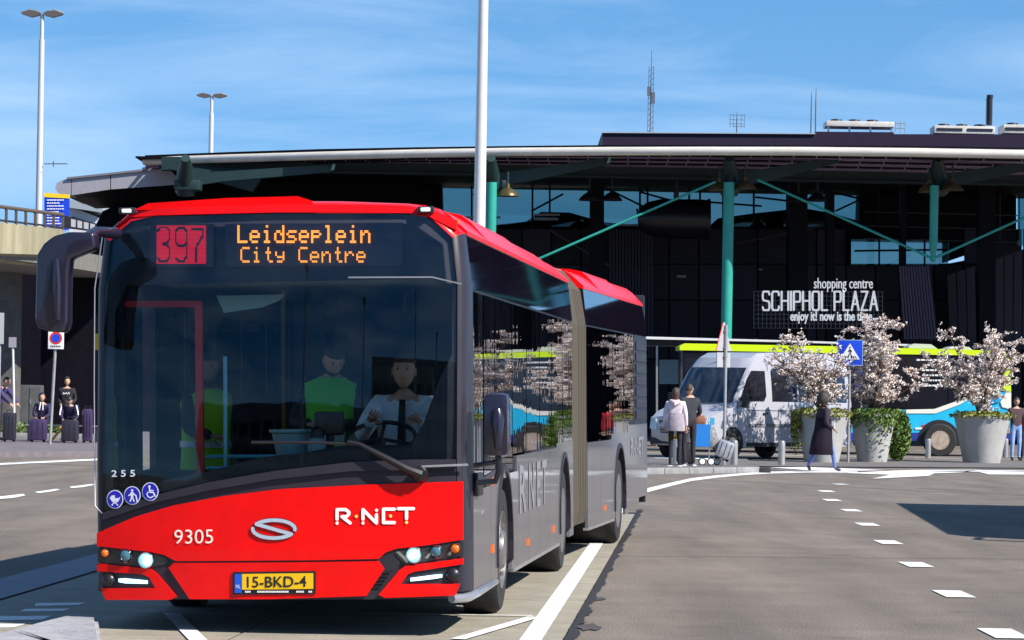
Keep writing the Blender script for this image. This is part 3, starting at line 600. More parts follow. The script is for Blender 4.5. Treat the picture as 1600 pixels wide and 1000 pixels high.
for k in range(11): bo('fold_shade_line', mat('fold_shade', (.09, .075, .055), .6), lambda b: tube(b, [(x + math.tan(R(2.3)) * max(0, 9.69 + 1.6 * ((k + .5) / 11) - 10.5), 9.69 + 1.6 * ((k + .5) / 11), z) for x, z in [(1.225, .36), (1.252, .5), (1.252, 1.2), (1.252, 2.33), (1.20, 2.68), (1.03, 2.88)]], .016, 5))  # dark lines on the fold peaks stand in for shading between folds
# amber side markers, hatches, small white marks, reflections strips
for y, z in ((1.72, .98), (1.70, .50), (4.6, .42), (7.2, .42), (12.9, .42)): bo('side_marker', amb, lambda b: prism(b, [(y, z), (y + .10, z), (y + .10, z + .06), (y, z + .06)], side(1), 0, .012), 0, None, y > 10)
def sidetext(s_, y0, y1, z0, z1, m, rear=False): bo('side_lettering', m, lambda b: text(b, s_, lambda u, v: Vector((1.279, y0 + (y1 - y0) * u, z0 + (z1 - z0) * v)), .02), 0, None, rear)
pale = mat('pale_lettering', (.24, .24, .26), .35)
sidetext('R', 3.9, 4.5, .70, 1.08, pale); sidetext('N E T', 4.75, 6.5, .70, 1.08, pale); sidetext('R-NET', 14.9 + .9, 17.4, .95, 1.15, pale, True)
bo('panel_catch', pale, lambda b: prism(b, [(.95, .80), (1.12, .81), (1.12, .83), (.95, .82)], side(1), 0, .003))
bo('front_corner_lip', mat('lip_grey', (.2, .2, .22), .3, coat=.5), lambda b: tube(b, [(1.16, .12, .27), (1.25, .30, .27), (1.285, .6, .28), (1.285, 1.9, .285)], [.03, .035, .028, .022], 8), 40)
# wheels
def wheel(c, s, rear, front=False):
    x = s * 1.10
    M = (RW if rear else Matrix()); dual = not front
    def ty(b): lathe(b, [(.30, s * .15), (.44, s * .15), (.475, s * .11), (.482, 0), (.475, -s * .11 - (s * .3 if dual else 0)), (.30, -s * .15 - (s * .3 if dual else 0))], 36, (x, c, .482), 'X')
    w_ = bmesh.new(); ty(w_); w_.transform(M); wo = finish(w_, 'wheel', rubber, bus, 40)
    def rm(b):
        if front: lathe(b, [(.30, s * .12), (.29, s * .155), (.275, s * .10), (.22, s * .08), (.15, s * .14), (.13, s * .17), (0, s * .17)], 28, (x, c, .482), 'X')
        else: lathe(b, [(.30, s * .15), (.28, s * .14), (.26, s * .02), (.14, -s * .02), (.12, s * .06), (0, s * .06)], 28, (x, c, .482), 'X')
    q = bmesh.new(); rm(q)
    for k in range(10): a = 2 * PI * k / 10; box(q, (x + s * (.13 if front else .0), c + .19 * math.cos(a), .482 + .19 * math.sin(a)), (.05, .03, .03))
    q.transform(M); finish(q, 'rim', rimM, wo, 35)
    q = bmesh.new(); tube(q, [(x + s * .05, c, .482), (0, c, .482)], .07, 8); q.transform(M); finish(q, 'axle', frit, wo)
for s in (1, -1):
    wheel(AX[0], s, False, True); wheel(AX[1], s, False); wheel(AX[2], s, True)
bo('underframe', frit, lambda b: (box(b, (0, 5.2, .33), (1.5, 9.2, .14)), box(b, (0, .9, .33), (2.3, .9, .1))), 0); bo('underframe', frit, lambda b: box(b, (0, 14.4, .36), (1.5, 6.2, .16)), 0, None, True)
# ---- inside
inM = mat('interior_dark', (.09, .095, .10), .7); inG = mat('interior_grey', (.55, .58, .58), .6, var=.1); tealR = mat('handrail', (.12, .45, .55), .3, coat=.5); seatM = mat('seat_fabric', (.04, .05, .11), .8, var=.3)
bo('floor', inM, lambda b: box(b, (0, 5, .40), (2.4, 9.2, .06))); bo('ceiling', inG, lambda b: box(b, (0, 5.0, 2.47), (2.3, 9.0, .06))); bo('floor', inM, lambda b: box(b, (0, 14.5, .42), (2.3, 6.4, .06)), 0, None, True)
bo('ceiling', inG, lambda b: box(b, (0, 14.5, 2.47), (2.2, 6.4, .06)), 0, None, True)
bo('dashboard', mat('dash', (.022, .024, .028), .5), lambda b: prism(b, [(-.25, .45), (-.25, 1.16), (0, 1.22), (.4, 1.29), (1.15, 1.29), (1.15, .45)], lambda u, v, t: Vector((u, t, v)), .27, .62))
bo('door_step', inM, lambda b: box(b, (-.75, .45, .35), (.9, .4, .12)))
bo('cab_partition', mat('partition', (.012, .012, .014), .6, spec=.2), lambda b: (prism(b, [(-.18, .45), (-.18, 2.3), (.02, 2.3), (.12, 1.4), (.2, .45)], lambda u, v, t: Vector((u, t, v)), 1.9, 1.93), box(b, (.6, 2.25, 1.3), (1.2, .05, 1.9))))
bo('cab_window', mat('cab_glass', (.012, .018, .025), .35, spec=.2), lambda b: box(b, (.6, 2.21, 1.75), (1.05, .01, .9)))
redP = mat('red_rail', (.70, .02, .008), .4)
bo('red_door_post', redP, lambda b: prism(b, [(304, 470), (315, 470), (318, 744), (307, 744)], lambda u, v, t: FP(u, v, 0, .95) + Vector((0, t, 0)), 0, .05), 0)
bo('red_door_post', redP, lambda b: prism(b, [(196, 470), (305, 470), (305, 480), (196, 480)], lambda u, v, t: FP(u, v, 0, .95) + Vector((0, t, 0)), 0, .05), 0)
for a, b_ in (((-.75, 1.5, 1.2), (-.2, 1.5, 1.2)), ((-.75, 1.5, 1.12), (-.2, 1.5, 1.10)), ((-.95, .5, .95), (-.42, .5, 1.03)), ((-.42, .45, .9), (-.42, .45, 1.9))): bo('handrail', tealR, lambda b: tube(b, [a, b_], .014, 8), 40)
for (x, y) in ((-.5, 3.4), (.35, 4.2), (-.35, 5.5), (-.5, 7.0)): bo('grab_pole', yelM, lambda b: tube(b, [(x, y, .42), (x, y, 2.45)], .018, 8), 40)
for y in (3.2, 4.0, 4.8, 6.0, 6.9, 7.8):
    for x in (-.85, -.42, .42, .85):
        if y < 3.9 and x < 0: continue
        bo('seat', seatM, lambda b: (box(b, (x, y, .88), (.40, .42, .1), .03), box(b, (x, y + .22, 1.25), (.40, .09, .72), .03), box(b, (x, y, .62), (.08, .3, .45))), 40)
bo('driver_seat', mat('driver_seat_fabric', (.02, .02, .022), .8), lambda b: (box(b, (.62, 1.55, .95), (.5, .5, .14), .04), box(b, (.62, 1.80, 1.42), (.48, .12, .85), .05), box(b, (.62, 1.55, .65), (.2, .3, .5))), 40)
def swheel(b):
    c = Vector((.60, .80, 1.33)); n = 28; M = Matrix.Rotation(R(28), 3, 'X')
    tube(b, [c + M @ Vector((.24 * math.cos(2 * PI * k / n), .24 * math.sin(2 * PI * k / n), 0)) for k in range(n + 1)], .016, 8)
    for a in (-20, 200, 90): tube(b, [c, c + M @ Vector((.24 * math.cos(R(a)), .24 * math.sin(R(a)), 0))], .014, 6)
    tube(b, [c, (.6, .6, 1.0)], .035, 8)
bo('steering_wheel', black, swheel, 50)
bo('ticket_machine', black, lambda b: (box(b, (.28, .55, 1.44), (.20, .10, .16), .02), tube(b, [(.28, .6, 1.2), (.28, .57, 1.4)], .03, 8)), 40)
bo('fare_bowl', mat('pale_teal_plastic', (.22, .36, .38), .4), lambda b: lathe(b, [(.0, 1.14), (.075, 1.14), (.10, 1.20), (.135, 1.37), (.155, 1.38), (.155, 1.40), (.125, 1.40), (.10, 1.25), (0, 1.22)], 20, (.0, .66, 0)), 40)
bo('thermos', MT['pale_teal_plastic'], lambda b: lathe(b, [(0, 1.2), (.06, 1.2), (.065, 1.30), (.05, 1.34)], 14, (.20, .5, 0)), 40)
bo('thermos_cap', black, lambda b: lathe(b, [(.052, 1.34), (.05, 1.40), (0, 1.42)], 14, (.20, .5, 0)), 40)
bo('sun_visor', mat('visor_green', (.25, .42, .38), .3), lambda b: prism(b, [(338, 462), (445, 460), (436, 470), (410, 480), (350, 489)], lambda u, v, t: FP(u, v, 0, .5) + Vector((0, t, 0)), 0, .012), 0)
# front door, left side (seen through the windscreen)
dr = bo('front_door', frit, lambda b: [prism(b, q, side(-1), -.04, 0) for q in ([(.46, .32), (.54, .32), (.54, 2.4), (.46, 2.4)], [(1.0, .32), (1.07, .32), (1.07, 2.4), (1.0, 2.4)], [(1.55, .32), (1.62, .32), (1.62, 2.4), (1.55, 2.4)], [(.54, .32), (1.55, .32), (1.55, .42), (.54, .42)], [(.54, 2.3), (1.55, 2.3), (1.55, 2.4), (.54, 2.4)])])
for a, b_ in ((.54, 1.0), (1.07, 1.55)): bo('door_pane', glassD, lambda b: prism(b, [(a, .42), (b_, .42), (b_, 2.3), (a, 2.3)], side(-1), -.025, -.02), 0, dr)
bo('door_edge_strip', yelM, lambda b: prism(b, [(.40, 1.95), (.455, 1.95), (.455, 2.06), (.40, 2.06)], side(-1), .005, .04), 0, dr)
for o, i in ((1, 0),): bo('edge_trim', mat('trim_silver', (.26, .26, .30), .4, metal=.3), lambda b: tube(b, [FP(187, 347, .01), FP(160, 372, .01), FP(148.5, 450, .01), FP(147.5, 600, .01), FP(149, 790, .01), FP(160, 802, .02)], .0045, 6), 40)

# ================================================================ TERMINAL WITH CANOPY
tubeM = mat('canopy_tube', (.66, .61, .53), .35, metal=.1, var=.12, vscale=3, stretch=(.3, 1, 1))
can = empty('canopy', W(1138, 700, 113), 0, 'wide dark canopy with pale edge tube on green steel columns before the terminal', 'canopy')
can.location.z = 0; CI = Matrix.Translation(-can.location)
def part(name, m, root, fnc, smooth=0):
    b = bmesh.new(); fnc(b); b.transform(Matrix.Translation(-root.location)); return finish(b, name, m, root, smooth)
EP = [W(*q) for q in ((226, 252, 121), (360, 247.5, 118.5), (500, 243.5, 116.3), (650, 240, 114.6), (800, 237.5, 113.2), (950, 236.3, 112), (1100, 236, 111.2), (1250, 236.3, 110.6), (1420, 238, 110), (1600, 241, 109.8), (1950, 249, 109.8))]
def ept(t):
    t = max(0, min(.9999, t)) * (len(EP) - 1); i = int(t); return EP[i].lerp(EP[i + 1], t - i)
part('edge_tube', tubeM, can, lambda b: tube(b, EP, .15, 14), 60)
soff = mat('soffit_panel', (.27, .20, .34), .5, var=.3, vscale=3, stretch=(1, 12, 1))
NS = 46; YB = 119.6
for i in range(NS):
    a, b_ = ept(i / NS), ept((i + 1) / NS)
    YB = max(119.6, a.y + 5.5)
    q = [a + Vector((.03, .1, .02)), b_ + Vector((-.03, .1, .02)), Vector((max(-14.2, b_.x - 2.6) - .03, max(119.6, b_.y + 5.5), b_.z)), Vector((max(-14.4, a.x - 2.6) + .03, YB, a.z))]
    def sp(b):
        V = [b.verts.new(p) for p in q] + [b.verts.new(p + Vector((0, 0, .06))) for p in q]
        for f in ((3, 2, 1, 0), (4, 5, 6, 7), (0, 1, 5, 4), (1, 2, 6, 5), (2, 3, 7, 6), (3, 0, 4, 7)): b.faces.new([V[k] for k in f])
    part('soffit_panel', soff, can, sp)
    for k in (1, 2, 3):
        f = k / 4; c0, c1 = q[0].lerp(q[3], f), q[1].lerp(q[2], f)
        if 2 < i: part('soffit_rib', dark, can, lambda b: tube(b, [c0 - Vector((0, 0, .02)), c1 - Vector((0, 0, .02))], .055, 4))
YB = 119.6
part('roof_slab', dark, can, lambda b: (prism(b, [(p.x, p.y + .05) for p in EP] + [(38, 136), (-13, 136)], lambda u, v, t: Vector((u, v, t)), 10.13, 10.22)))
part('cross_beam', dgreen, can, lambda b: (box(b, (12, 119.9, 9.86), (50, .4, .46)), box(b, (12, 119.8, 9.62), (50, .7, .06))))
part('cross_beam', dgreen, can, lambda b: (prism(b, [W(395, 300, 119).xz[:], W(262, 263, 119).xz[:], W(275, 258, 119).xz[:], W(410, 278, 119).xz[:]], lambda u, v, t: Vector((u, t, v)), 118.8, 119.2)))
part('ceiling', dark, can, lambda b: box(b, (12, 127, 10.08), (52, 14, .06)))
def pp2(root, name, m, pts, Y, th, smooth=0):
    return part(name, m, root, lambda b: prism(b, [(W(x, y, Y).x, W(x, y, Y).z) for x, y in pts], lambda u, v, t: Vector((u, Y + t, v)), 0, th), smooth)
for hx, tipx, ty in ((290, 524, 261), (767, 955, 250), (1140, 1318, 246), (1466, 1650, 250)):
    pp2(can, 'bracket_arm', dgreen, [(hx - 14, 268), (hx + 20, 270), (tipx - 4, ty - 4), (tipx, ty + 4), (tipx - 8, ty + 8), (hx + 60, 283), (hx + 14, 290), (hx + 12, 306), (hx - 12, 306)], 114.2 if hx > 300 else 117, .3)
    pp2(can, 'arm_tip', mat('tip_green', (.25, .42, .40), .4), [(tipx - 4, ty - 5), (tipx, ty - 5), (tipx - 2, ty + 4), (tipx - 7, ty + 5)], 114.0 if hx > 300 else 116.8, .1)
    part('column_head', dgreen, can, lambda b: (tube(b, [W(hx, 247, 112.5), W(hx, 270, 113.2), W(hx, 300, 113.6)], [.16, .3, .36], 10), box(b, W(hx + 4, 290, 113.6), (.9, .9, .35), .05)), 40)
for hx, wd in ((767, .19), (1138, .19)):
    a, b_ = W(hx + 1, 285, 112.6), W(hx - 1, 400, 112.6)
    part('column', greenM, can, lambda b: tube(b, [(a.x, 112.6, 0), (a.x, 112.6, a.z)], wd, 18), 50)
a, b_ = W(1460, 290, 112), W(1456, 402, 112)
part('strut', greenM, can, lambda b: tube(b, [a, (a.x, 112, b_.z + .35), (a.x, 112, b_.z)], [.15, .14, .07], 14), 50)
part('strut_foot', greenM, can, lambda b: (lathe(b, [(0, -.18), (.10, -.12), (.13, 0), (.06, .1), (0, .1)], 10, (a.x, 112, b_.z))), 50)
foot = Vector((a.x, 112, b_.z - .05))
for q in (W(1184, 281, 112.4), W(1640, 322, 112.4)):
    part('tie_rod', greenM, can, lambda b: tube(b, [foot, foot.lerp(q, .06), foot.lerp(q, .07), q], [.03, .06, .042, .042], 8), 40)
part('tie_rod', greenM, can, lambda b: tube(b, [W(790, 427, 112.2), W(1118, 284, 112.4)], .042, 8), 40)
bellM = mat('bronze_bell', (.13, .10, .045), .4, metal=.6, var=.4)
L0 = None
for i, (x, y, Y, where) in enumerate(((757, 300, 113, 'left of the pair behind the white mast'), (793, 302, 113, 'right of the pair beside the white mast'), (921, 309, 122, 'left bell of the pair over the dark pillar'), (956, 309, 122, 'right bell of the pair over the dark pillar'),
        (1124, 294, 113, 'left of the tall middle green column head'), (1164, 291, 113, 'right of the tall middle green column head'), (1247, 311, 122, 'left bell of the pair behind the long tie rod'), (1277, 310, 122, 'right bell of the pair behind the long tie rod'),
        (1452, 296, 113, 'left of the head above the hanging strut'), (1488, 293, 113, 'right of the head above the hanging strut'))):
    c = W(x, y, Y); r = .40
    o = mesh1('bell_lamp', bellM if Y < 120 else satin, None, lambda b: lathe(b, [(0, .34), (.07, .34), (.09, .2), (.2, .14), (.33, .02), (r, -.08), (r, -.11), (.3, -.09), (.1, .02), (0, .02)], 18), 50)
    o.location = c; tag(o, 'bell lamp ' + where, 'lamp', 'bell lamps under the canopy')
    mesh1('hanger', dgreen, o, lambda b: tube(b, [(0, 0, .3), (0, 0, .75)], .035, 6))
# building behind
ter = empty('terminal_building', Vector((8, 132, 0)), 0, 'dark terminal facade with teal clerestory glass behind the canopy columns', 'building')
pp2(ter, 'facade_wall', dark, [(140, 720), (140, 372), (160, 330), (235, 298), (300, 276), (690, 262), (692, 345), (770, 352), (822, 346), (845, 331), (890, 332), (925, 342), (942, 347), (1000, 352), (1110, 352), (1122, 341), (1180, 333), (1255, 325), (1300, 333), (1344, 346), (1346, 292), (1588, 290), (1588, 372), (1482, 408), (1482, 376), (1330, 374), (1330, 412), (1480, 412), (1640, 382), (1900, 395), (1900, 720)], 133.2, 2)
cg = glassmat('clerestory_glass', (.38, .52, .53), (.5, .7, .75), ior=1.5)
xs = [690, 737, 767, 832, 859, 924, 942, 1000, 1012, 1077, 1094, 1130, 1178, 1230, 1290, 1344]
for a, b_ in zip(xs, xs[1:]): pp2(ter, 'window_pane', cg, [(a + 1.5, 293), (b_ - 1.5, 293), (b_ - 1.5, 354), (a + 1.5, 354)], 132, .04)
for x in xs[1:]: pp2(ter, 'mullion', frameM, [(x - 1.5, 290), (x + 1.5, 290), (x + 1.5, 356), (x - 1.5, 356)], 131.95, .15)
for a, b_ in ((1330, 1373), (1375, 1409), (1411, 1444), (1446, 1482), (1590, 1630), (1632, 1680)): pp2(ter, 'window_pane', cg, [(a, 374 if a < 1500 else 290), (b_, 374 if a < 1500 else 290), (b_, 414 if a < 1500 else 384), (a, 414 if a < 1500 else 384)], 132, .04)
for x in (1374, 1410, 1445, 1631): pp2(ter, 'mullion', frameM, [(x - 1.2, 290), (x + 1.2, 290), (x + 1.2, 414), (x - 1.2, 414)], 131.9, .12)
for q in ((945, 293, 1020, 330), (1000, 300, 1110, 330), (830, 330, 880, 303), (1110, 316, 1190, 322), (1300, 300, 1350, 312), (1305, 330, 1350, 309), (1335, 392, 1480, 390), (1180, 308, 1250, 316), (995, 326, 1000, 350)):
    part('bracing', frameM, ter, lambda b: tube(b, [W(q[0], q[1], 131.6), W(q[2], q[3], 131.6)], .045, 6))
for x0, x1 in ((922, 944), (1233, 1262), (1292, 1304), (1408, 1416), (1530, 1556)):
    pp2(ter, 'pillar', frameM, [(x0, 285), (x1, 285), (x1, 720), (x0, 720)], 126, .8)
wp = mat('grey_blind', (.28, .31, .34), .5)
for q in ((834, 334, 875, 337), (834, 341, 873, 344), (968, 350, 1000, 353), (1238, 371, 1262, 374), (700, 338, 782, 341)): pp2(ter, 'light_strip', wp, [(q[0], q[1]), (q[2], q[1]), (q[2], q[3]), (q[0], q[3])], 131.5, .05)
mull2 = mat('faint_mullion', (.035, .025, .05), .5)
for x in (1409, 1533, 1562, 1592): pp2(ter, 'mullion', mull2, [(x, 300), (x + 1.5, 300), (x + 1.5, 375), (x, 375)], 131.8, .1)
for y in (330, 352, 372): pp2(ter, 'transom', mull2, [(1350, y), (1590, y + 6), (1590, y + 7.5), (1350, y + 1.5)], 131.85, .08)
rnd = random.Random(4)
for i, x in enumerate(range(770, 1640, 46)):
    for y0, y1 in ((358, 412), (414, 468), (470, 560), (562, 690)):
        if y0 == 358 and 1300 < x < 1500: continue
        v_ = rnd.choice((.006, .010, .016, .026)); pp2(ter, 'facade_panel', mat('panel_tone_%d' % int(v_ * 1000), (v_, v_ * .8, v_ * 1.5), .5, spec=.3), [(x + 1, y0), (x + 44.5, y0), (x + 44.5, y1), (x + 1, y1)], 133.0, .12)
for x0, y0, x1, y1 in ((1240, 373, 1252, 375), (1256, 371, 1262, 374), (1330, 470, 1344, 472), (900, 470, 915, 472), (1058, 430, 1072, 434), (1545, 470, 1552, 474), (1185, 420, 1192, 422)): pp2(ter, 'light_strip', wp, [(x0, y0), (x1, y0), (x1, y1), (x0, y1)], 132.6, .05)
for a_ in ((1535, 500, 1560, 474), (1560, 474, 1572, 488), (1572, 488, 1580, 470), (860, 360, 960, 420), (1150, 380, 1290, 352)): part('bracing', mat('brace_grey', (.06, .05, .07), .5), ter, lambda b: tube(b, [W(a_[0], a_[1], 131), W(a_[2], a_[3], 131)], .05, 6))
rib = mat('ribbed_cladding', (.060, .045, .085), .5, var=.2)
for k in range(11):
    t = k / 11; xt, xb = 1405 + 47 * t, 1413 + 52 * t
    pp2(ter, 'cladding_rib', rib, [(xt, 416), (xt + 3.2, 416), (xb + 3.4, 530), (xb, 530)], 124, .25)
pp2(ter, 'cladding_back', purple, [(1403, 414), (1454, 414), (1466, 532), (1411, 532)], 124.3, .3)
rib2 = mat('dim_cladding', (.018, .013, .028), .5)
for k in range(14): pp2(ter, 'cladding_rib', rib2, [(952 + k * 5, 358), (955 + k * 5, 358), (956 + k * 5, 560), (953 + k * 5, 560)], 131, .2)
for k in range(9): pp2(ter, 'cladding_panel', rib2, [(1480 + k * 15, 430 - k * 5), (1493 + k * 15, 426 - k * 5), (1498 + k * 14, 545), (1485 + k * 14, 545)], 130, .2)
duct = mesh1('duct', mat('duct_black', (.010, .008, .014), .35), None, lambda b: (lathe(b, [(0, -1.45), (.35, -1.42), (.62, -1.1), (.74, -.6), (.76, .8), (.74, 1.2), (.68, 1.25), (.60, 1.0), (0, .9)], 30, (0, 0, 0), 'X'), tube(b, [(0, 0, .7), (0, 0, 1.5)], .1, 8)), 40)
duct.location = W(1056, 342, 124); tag(duct, 'black drum shaped air duct hung across the upper terminal glass', 'duct')
mesh1('ring', mat('ring_dark', (.03, .03, .045), .3, metal=.5), duct, lambda b: lathe(b, [(.70, 1.2), (.79, 1.2), (.79, 1.29), (.70, 1.29), (.70, 1.2)], 30, (0, 0, 0), 'X'), 40)
# sign
sg = empty('shop_sign', W(1282, 500, 118), 0, 'white lettering sign of the shopping centre on dark mesh between the green columns', 'sign')
sl = mat('sign_white', (.9, .9, .9), .5, emit=.25)
def sgt(s, x0, y0, x1, y1, bold, m=sl):
    def f(b):
        text(b, s, lambda u, v: W(x0 + (x1 - x0) * u, y1 + (y0 - y1) * v, 117.6) , bold)
        r = bmesh.ops.extrude_face_region(b, geom=b.faces[:])
        for v in r['geom']:
            if isinstance(v, bmesh.types.BMVert): v.co.y += .12
    part('lettering', m, sg, f)
sgt('shopping centre', 1272, 434, 1364, 456, .0); sgt('enjoy it! now is the time', 1235, 486, 1363, 506, .02)
LT = {'S': (1, [[(1, .84), (.88, 1), (.12, 1), (0, .88), (0, .64), (.12, .53), (.88, .47), (1, .36), (1, .12), (.88, 0), (.12, 0), (0, .16)]]), 'C': (1, [[(1, .8), (1, .88), (.88, 1), (.12, 1), (0, .88), (0, .12), (.12, 0), (.88, 0), (1, .12), (1, .2)]]), 'H': (1, [[(0, 0), (0, 1)], [(1, 0), (1, 1)], [(0, .5), (1, .5)]]),
      'I': (.01, [[(0, 0), (0, 1)]]), 'P': (.95, [[(0, 0), (0, 1), (.88, 1), (1, .9), (1, .56), (.88, .45), (0, .45)]]), 'O': (1, [[(.12, 0), (.88, 0), (1, .12), (1, .88), (.88, 1), (.12, 1), (0, .88), (0, .12), (.12, 0)]]), 'L': (.8, [[(0, 1), (0, 0), (1, 0)]]),
      'A': (1.05, [[(0, 0), (.5, 1), (1, 0)], [(.18, .33), (.82, .33)]]), 'Z': (.9, [[(0, 1), (1, 1), (0, 0), (1, 0)]])}
def big(b):
    s_ = 'SCHIPHOL PLAZA'; gap = .42; wds = [.25 if c == ' ' else LT[c][0] for c in s_]; tot = sum(wds) + gap * (len(s_) - 1); k = 179 / tot; x = 1192
    for c, wd in zip(s_, wds):
        if c != ' ': strokes(b, [[(x + p * wd * k, q * 29) for p, q in ln] for ln in LT[c][1]], 2.8, lambda u, v, t: W(u, 484.5 - v, 117.6) - Vector((0, t * 3, 0)))
        x += (wd + gap) * k
    r = bmesh.ops.extrude_face_region(b, geom=b.faces[:])
    for v in r['geom']:
        if isinstance(v, bmesh.types.BMVert): v.co.y += .12
part('lettering', sl, sg, big)
gm = mat('sign_mesh', (.10, .10, .12), .5)
def mesh_grid(b):
    for k in range(31): tube(b, [W(1178 + k * 6.7, 455, 118), W(1178 + k * 6.7, 513, 118)], .012, 4)
    for k in range(9): tube(b, [W(1178, 455 + k * 7.2, 118), W(1379, 456 + k * 7.2, 118)], .012, 4)
tag(part('wire_mesh', gm, sg, mesh_grid), kind='stuff')
# rooftop
rb = empty('rooftop_block', Vector((24, 142, 0)), 0, 'long dark purple plant room block above the canopy roof', 'building')
pp2(rb, 'wall', purple, [(942, 207), (1210, 208), (1274, 209.5), (1275, 205.5), (1396, 206.5), (1397, 209.5), (1950, 211), (1950, 246), (942, 243)], 140, 10)
pp2(rb, 'coping', mat('coping_pale', (.35, .38, .42), .5), [(941, 206), (1274, 208.2), (1274, 209.6), (941, 207.6)], 139.9, 10.2)
unitM = mat('unit_cream', (.60, .57, .52), .5, var=.15)
def unit(x0, x1, y0, y1, legs, lab):
    c = W((x0 + x1) / 2, y1, 141); c.y = 142; u = empty('cooling_unit', c, 0, lab, 'cooling unit', 'cooling units on the terminal roof')
    h = (y1 - y0) * 141 / F; wd = (x1 - x0) * 141 / F
    part('casing', unitM, u, lambda b: box(b, (c.x, 142, c.z + h * (.72 if legs else .5)), (wd, 1.6, h * (.4 if legs else .75)), .02), 30)
    for k in range(int(wd / .75)): part('fan', satin, u, lambda b: lathe(b, [(.22, 0), (.27, .0), (.24, .12), (.1, .14), (0, .14)], 14, (c.x - wd / 2 + .5 + k * .78, 142, c.z + h * (.92 if legs else .88))), 50)
    for k in range(4): part('leg', steel if legs else satin, u, lambda b: box(b, (c.x - wd / 2 + .1 + k * (wd - .2) / 3, 141.4, c.z + h * .25), (.08, .08, h * .5)))
    if not legs: part('louvre', satin, u, lambda b: [box(b, (c.x - wd / 4 + q * wd / 2, 141.18, c.z + h * .5), (wd * .42, .02, h * .25)) for q in (0, 1)])
unit(1292, 1398, 187, 208, True, 'raised cream cooling unit on legs, leftmost on the terminal roof')
unit(1461, 1556, 194, 210, False, 'low cream cooling unit beside the dark chimney')
unit(1569, 1640, 192, 210, False, 'low cream cooling unit at the right picture edge')
ch = mesh1('chimney', satin, None, lambda b: lathe(b, [(.12, 0), (.12, 1.2), (.14, 1.2), (.14, 1.32), (.0, 1.34)], 16), 40); ch.location = W(1546, 196, 141.5); tag(ch, 'dark slim chimney pipe standing behind the roof cooling units', 'chimney')
mesh1('flue_pipe', steel, ch, lambda b: tube(b, [(-.14, 0, 0), (-.14, 0, 1.2)], .03, 8))
rl = mesh1('roof_railing', steel, None, lambda b: ([tube(b, [(x, 0, 0), (x, 0, .5)], .02, 6) for x in (0, .22, .42)], [tube(b, [(0, 0, z), (.42, 0, z)], .02, 6) for z in (.22, .42)]), 0); rl.location = W(1399, 208, 141); tag(rl, 'small steel railing at the end of the raised cooling unit', 'railing')
antM = mat('mast_grey', (.10, .11, .13), .5)
def antenna(x, y0, y1, lab, kind):
    p = W(x, y1, 145); h = (y1 - y0) * 145 / F
    o = mesh1('antenna', antM, None, lambda b: tube(b, [(0, 0, -1), (0, 0, h * .6), (0, 0, h)], [.035, .03, .012], 6)); o.location = p; tag(o, lab, 'antenna')
    if kind == 'lattice':
        mesh1('lattice', antM, o, lambda b: ([tube(b, [(.12, 0, 0), (.1, 0, h * .8)], .015, 4), tube(b, [(-.12, 0, 0), (-.1, 0, h * .8)], .015, 4)] + [tube(b, [(-.12, 0, h * .8 * k / 12), (.12, 0, h * .8 * (k + 1) / 12)], .012, 4) for k in range(12)] + [box(b, (.1, 0, h * .42), (.16, .12, .5)), box(b, (-.1, 0, h * .5), (.14, .12, .4))]))
    if kind == 'yagi':
        mesh1('cross_arm', antM, o, lambda b: [tube(b, [(-.35 if k else -.2, 0, h * q), (.35, 0, h * q)], .012, 4) for k, q in enumerate((.3, .42, .62, .85))] + [tube(b, [(x, 0, h * .25), (x, 0, h * .9)], .01, 4) for x in (-.3, -.15, .2, .34)])
antenna(1016, 78, 207, 'tall lattice radio mast rising from the terminal roof', 'lattice'); antenna(1151, 175, 207, 'short aerial with cross arms on the terminal roof', 'yagi')
antenna(1267, 143, 206, 'thin whip aerial, left one of the pair near the cooling unit', ''); antenna(1274, 138, 206, 'thin whip aerial, right one of the pair near the cooling unit', '')
# grey wing roof at the left
wg = empty('wing_roof', W(180, 300, 126), 0, 'light grey rounded eaves of the low wing roof above the bus', 'roof')
gcl = mat('wing_panel', (.34, .33, .36), .45, metal=.2, var=.08)
for q in ([(112, 279), (172, 272.5), (172, 296), (112, 305)], [(173.5, 272.3), (262, 262), (284, 284), (284, 288), (173.5, 295.8)]): pp2(wg, 'fascia_panel', gcl, q, 126, .3)
pp2(wg, 'fascia_end', gcl, [(111, 279.2), (98, 281), (89, 286), (86, 293), (90, 301), (99, 305), (111, 305)], 126, 6)
pp2(wg, 'roof_edge', mat('wing_trim', (.16, .155, .17), .5), [(104, 277), (170, 270), (270, 259), (272, 262), (172, 273), (104, 280)], 125.9, 9)
part('soffit', dark, wg, lambda b: (lambda P: [b.faces.new([b.verts.new(p + Vector((0, 0, dz))) for p in P]) for dz in (0, .1)])([W(100, 305, 126.1), W(290, 288, 126.1), W(300, 320, 134), W(150, 326, 134)]))
# bus shelter behind the van
sh = empty('bus_shelter', Vector((W(1120, 600, 103).x, 103, 0)), 0, 'long dark bus shelter with thin white roof edge behind the silver van', 'shelter')
pp2(sh, 'roof', mat('shelter_white', (.70, .70, .68), .4), [(900, 522), (1018, 526), (1240, 532), (1430, 538), (1430, 541), (1240, 535), (1018, 530), (900, 526)], 103, 2.2)
pp2(sh, 'fascia', satin, [(900, 526), (1018, 530), (1240, 535), (1430, 541), (1430, 548), (1240, 543), (1018, 540), (900, 534)], 103.4, 1.6)
for x in (1025, 1180, 1330): pp2(sh, 'post', steel, [(x, 530), (x + 3, 530), (x + 3, 700), (x, 700)], 103.5, .1)
for x in (1030, 1082, 1134): pp2(sh, 'glass_panel', mat('shelter_glass', (.16, .26, .30), .15, coat=1), [(x, 562), (x + 48, 562), (x + 48, 600), (x, 600)], 104.5, .03)

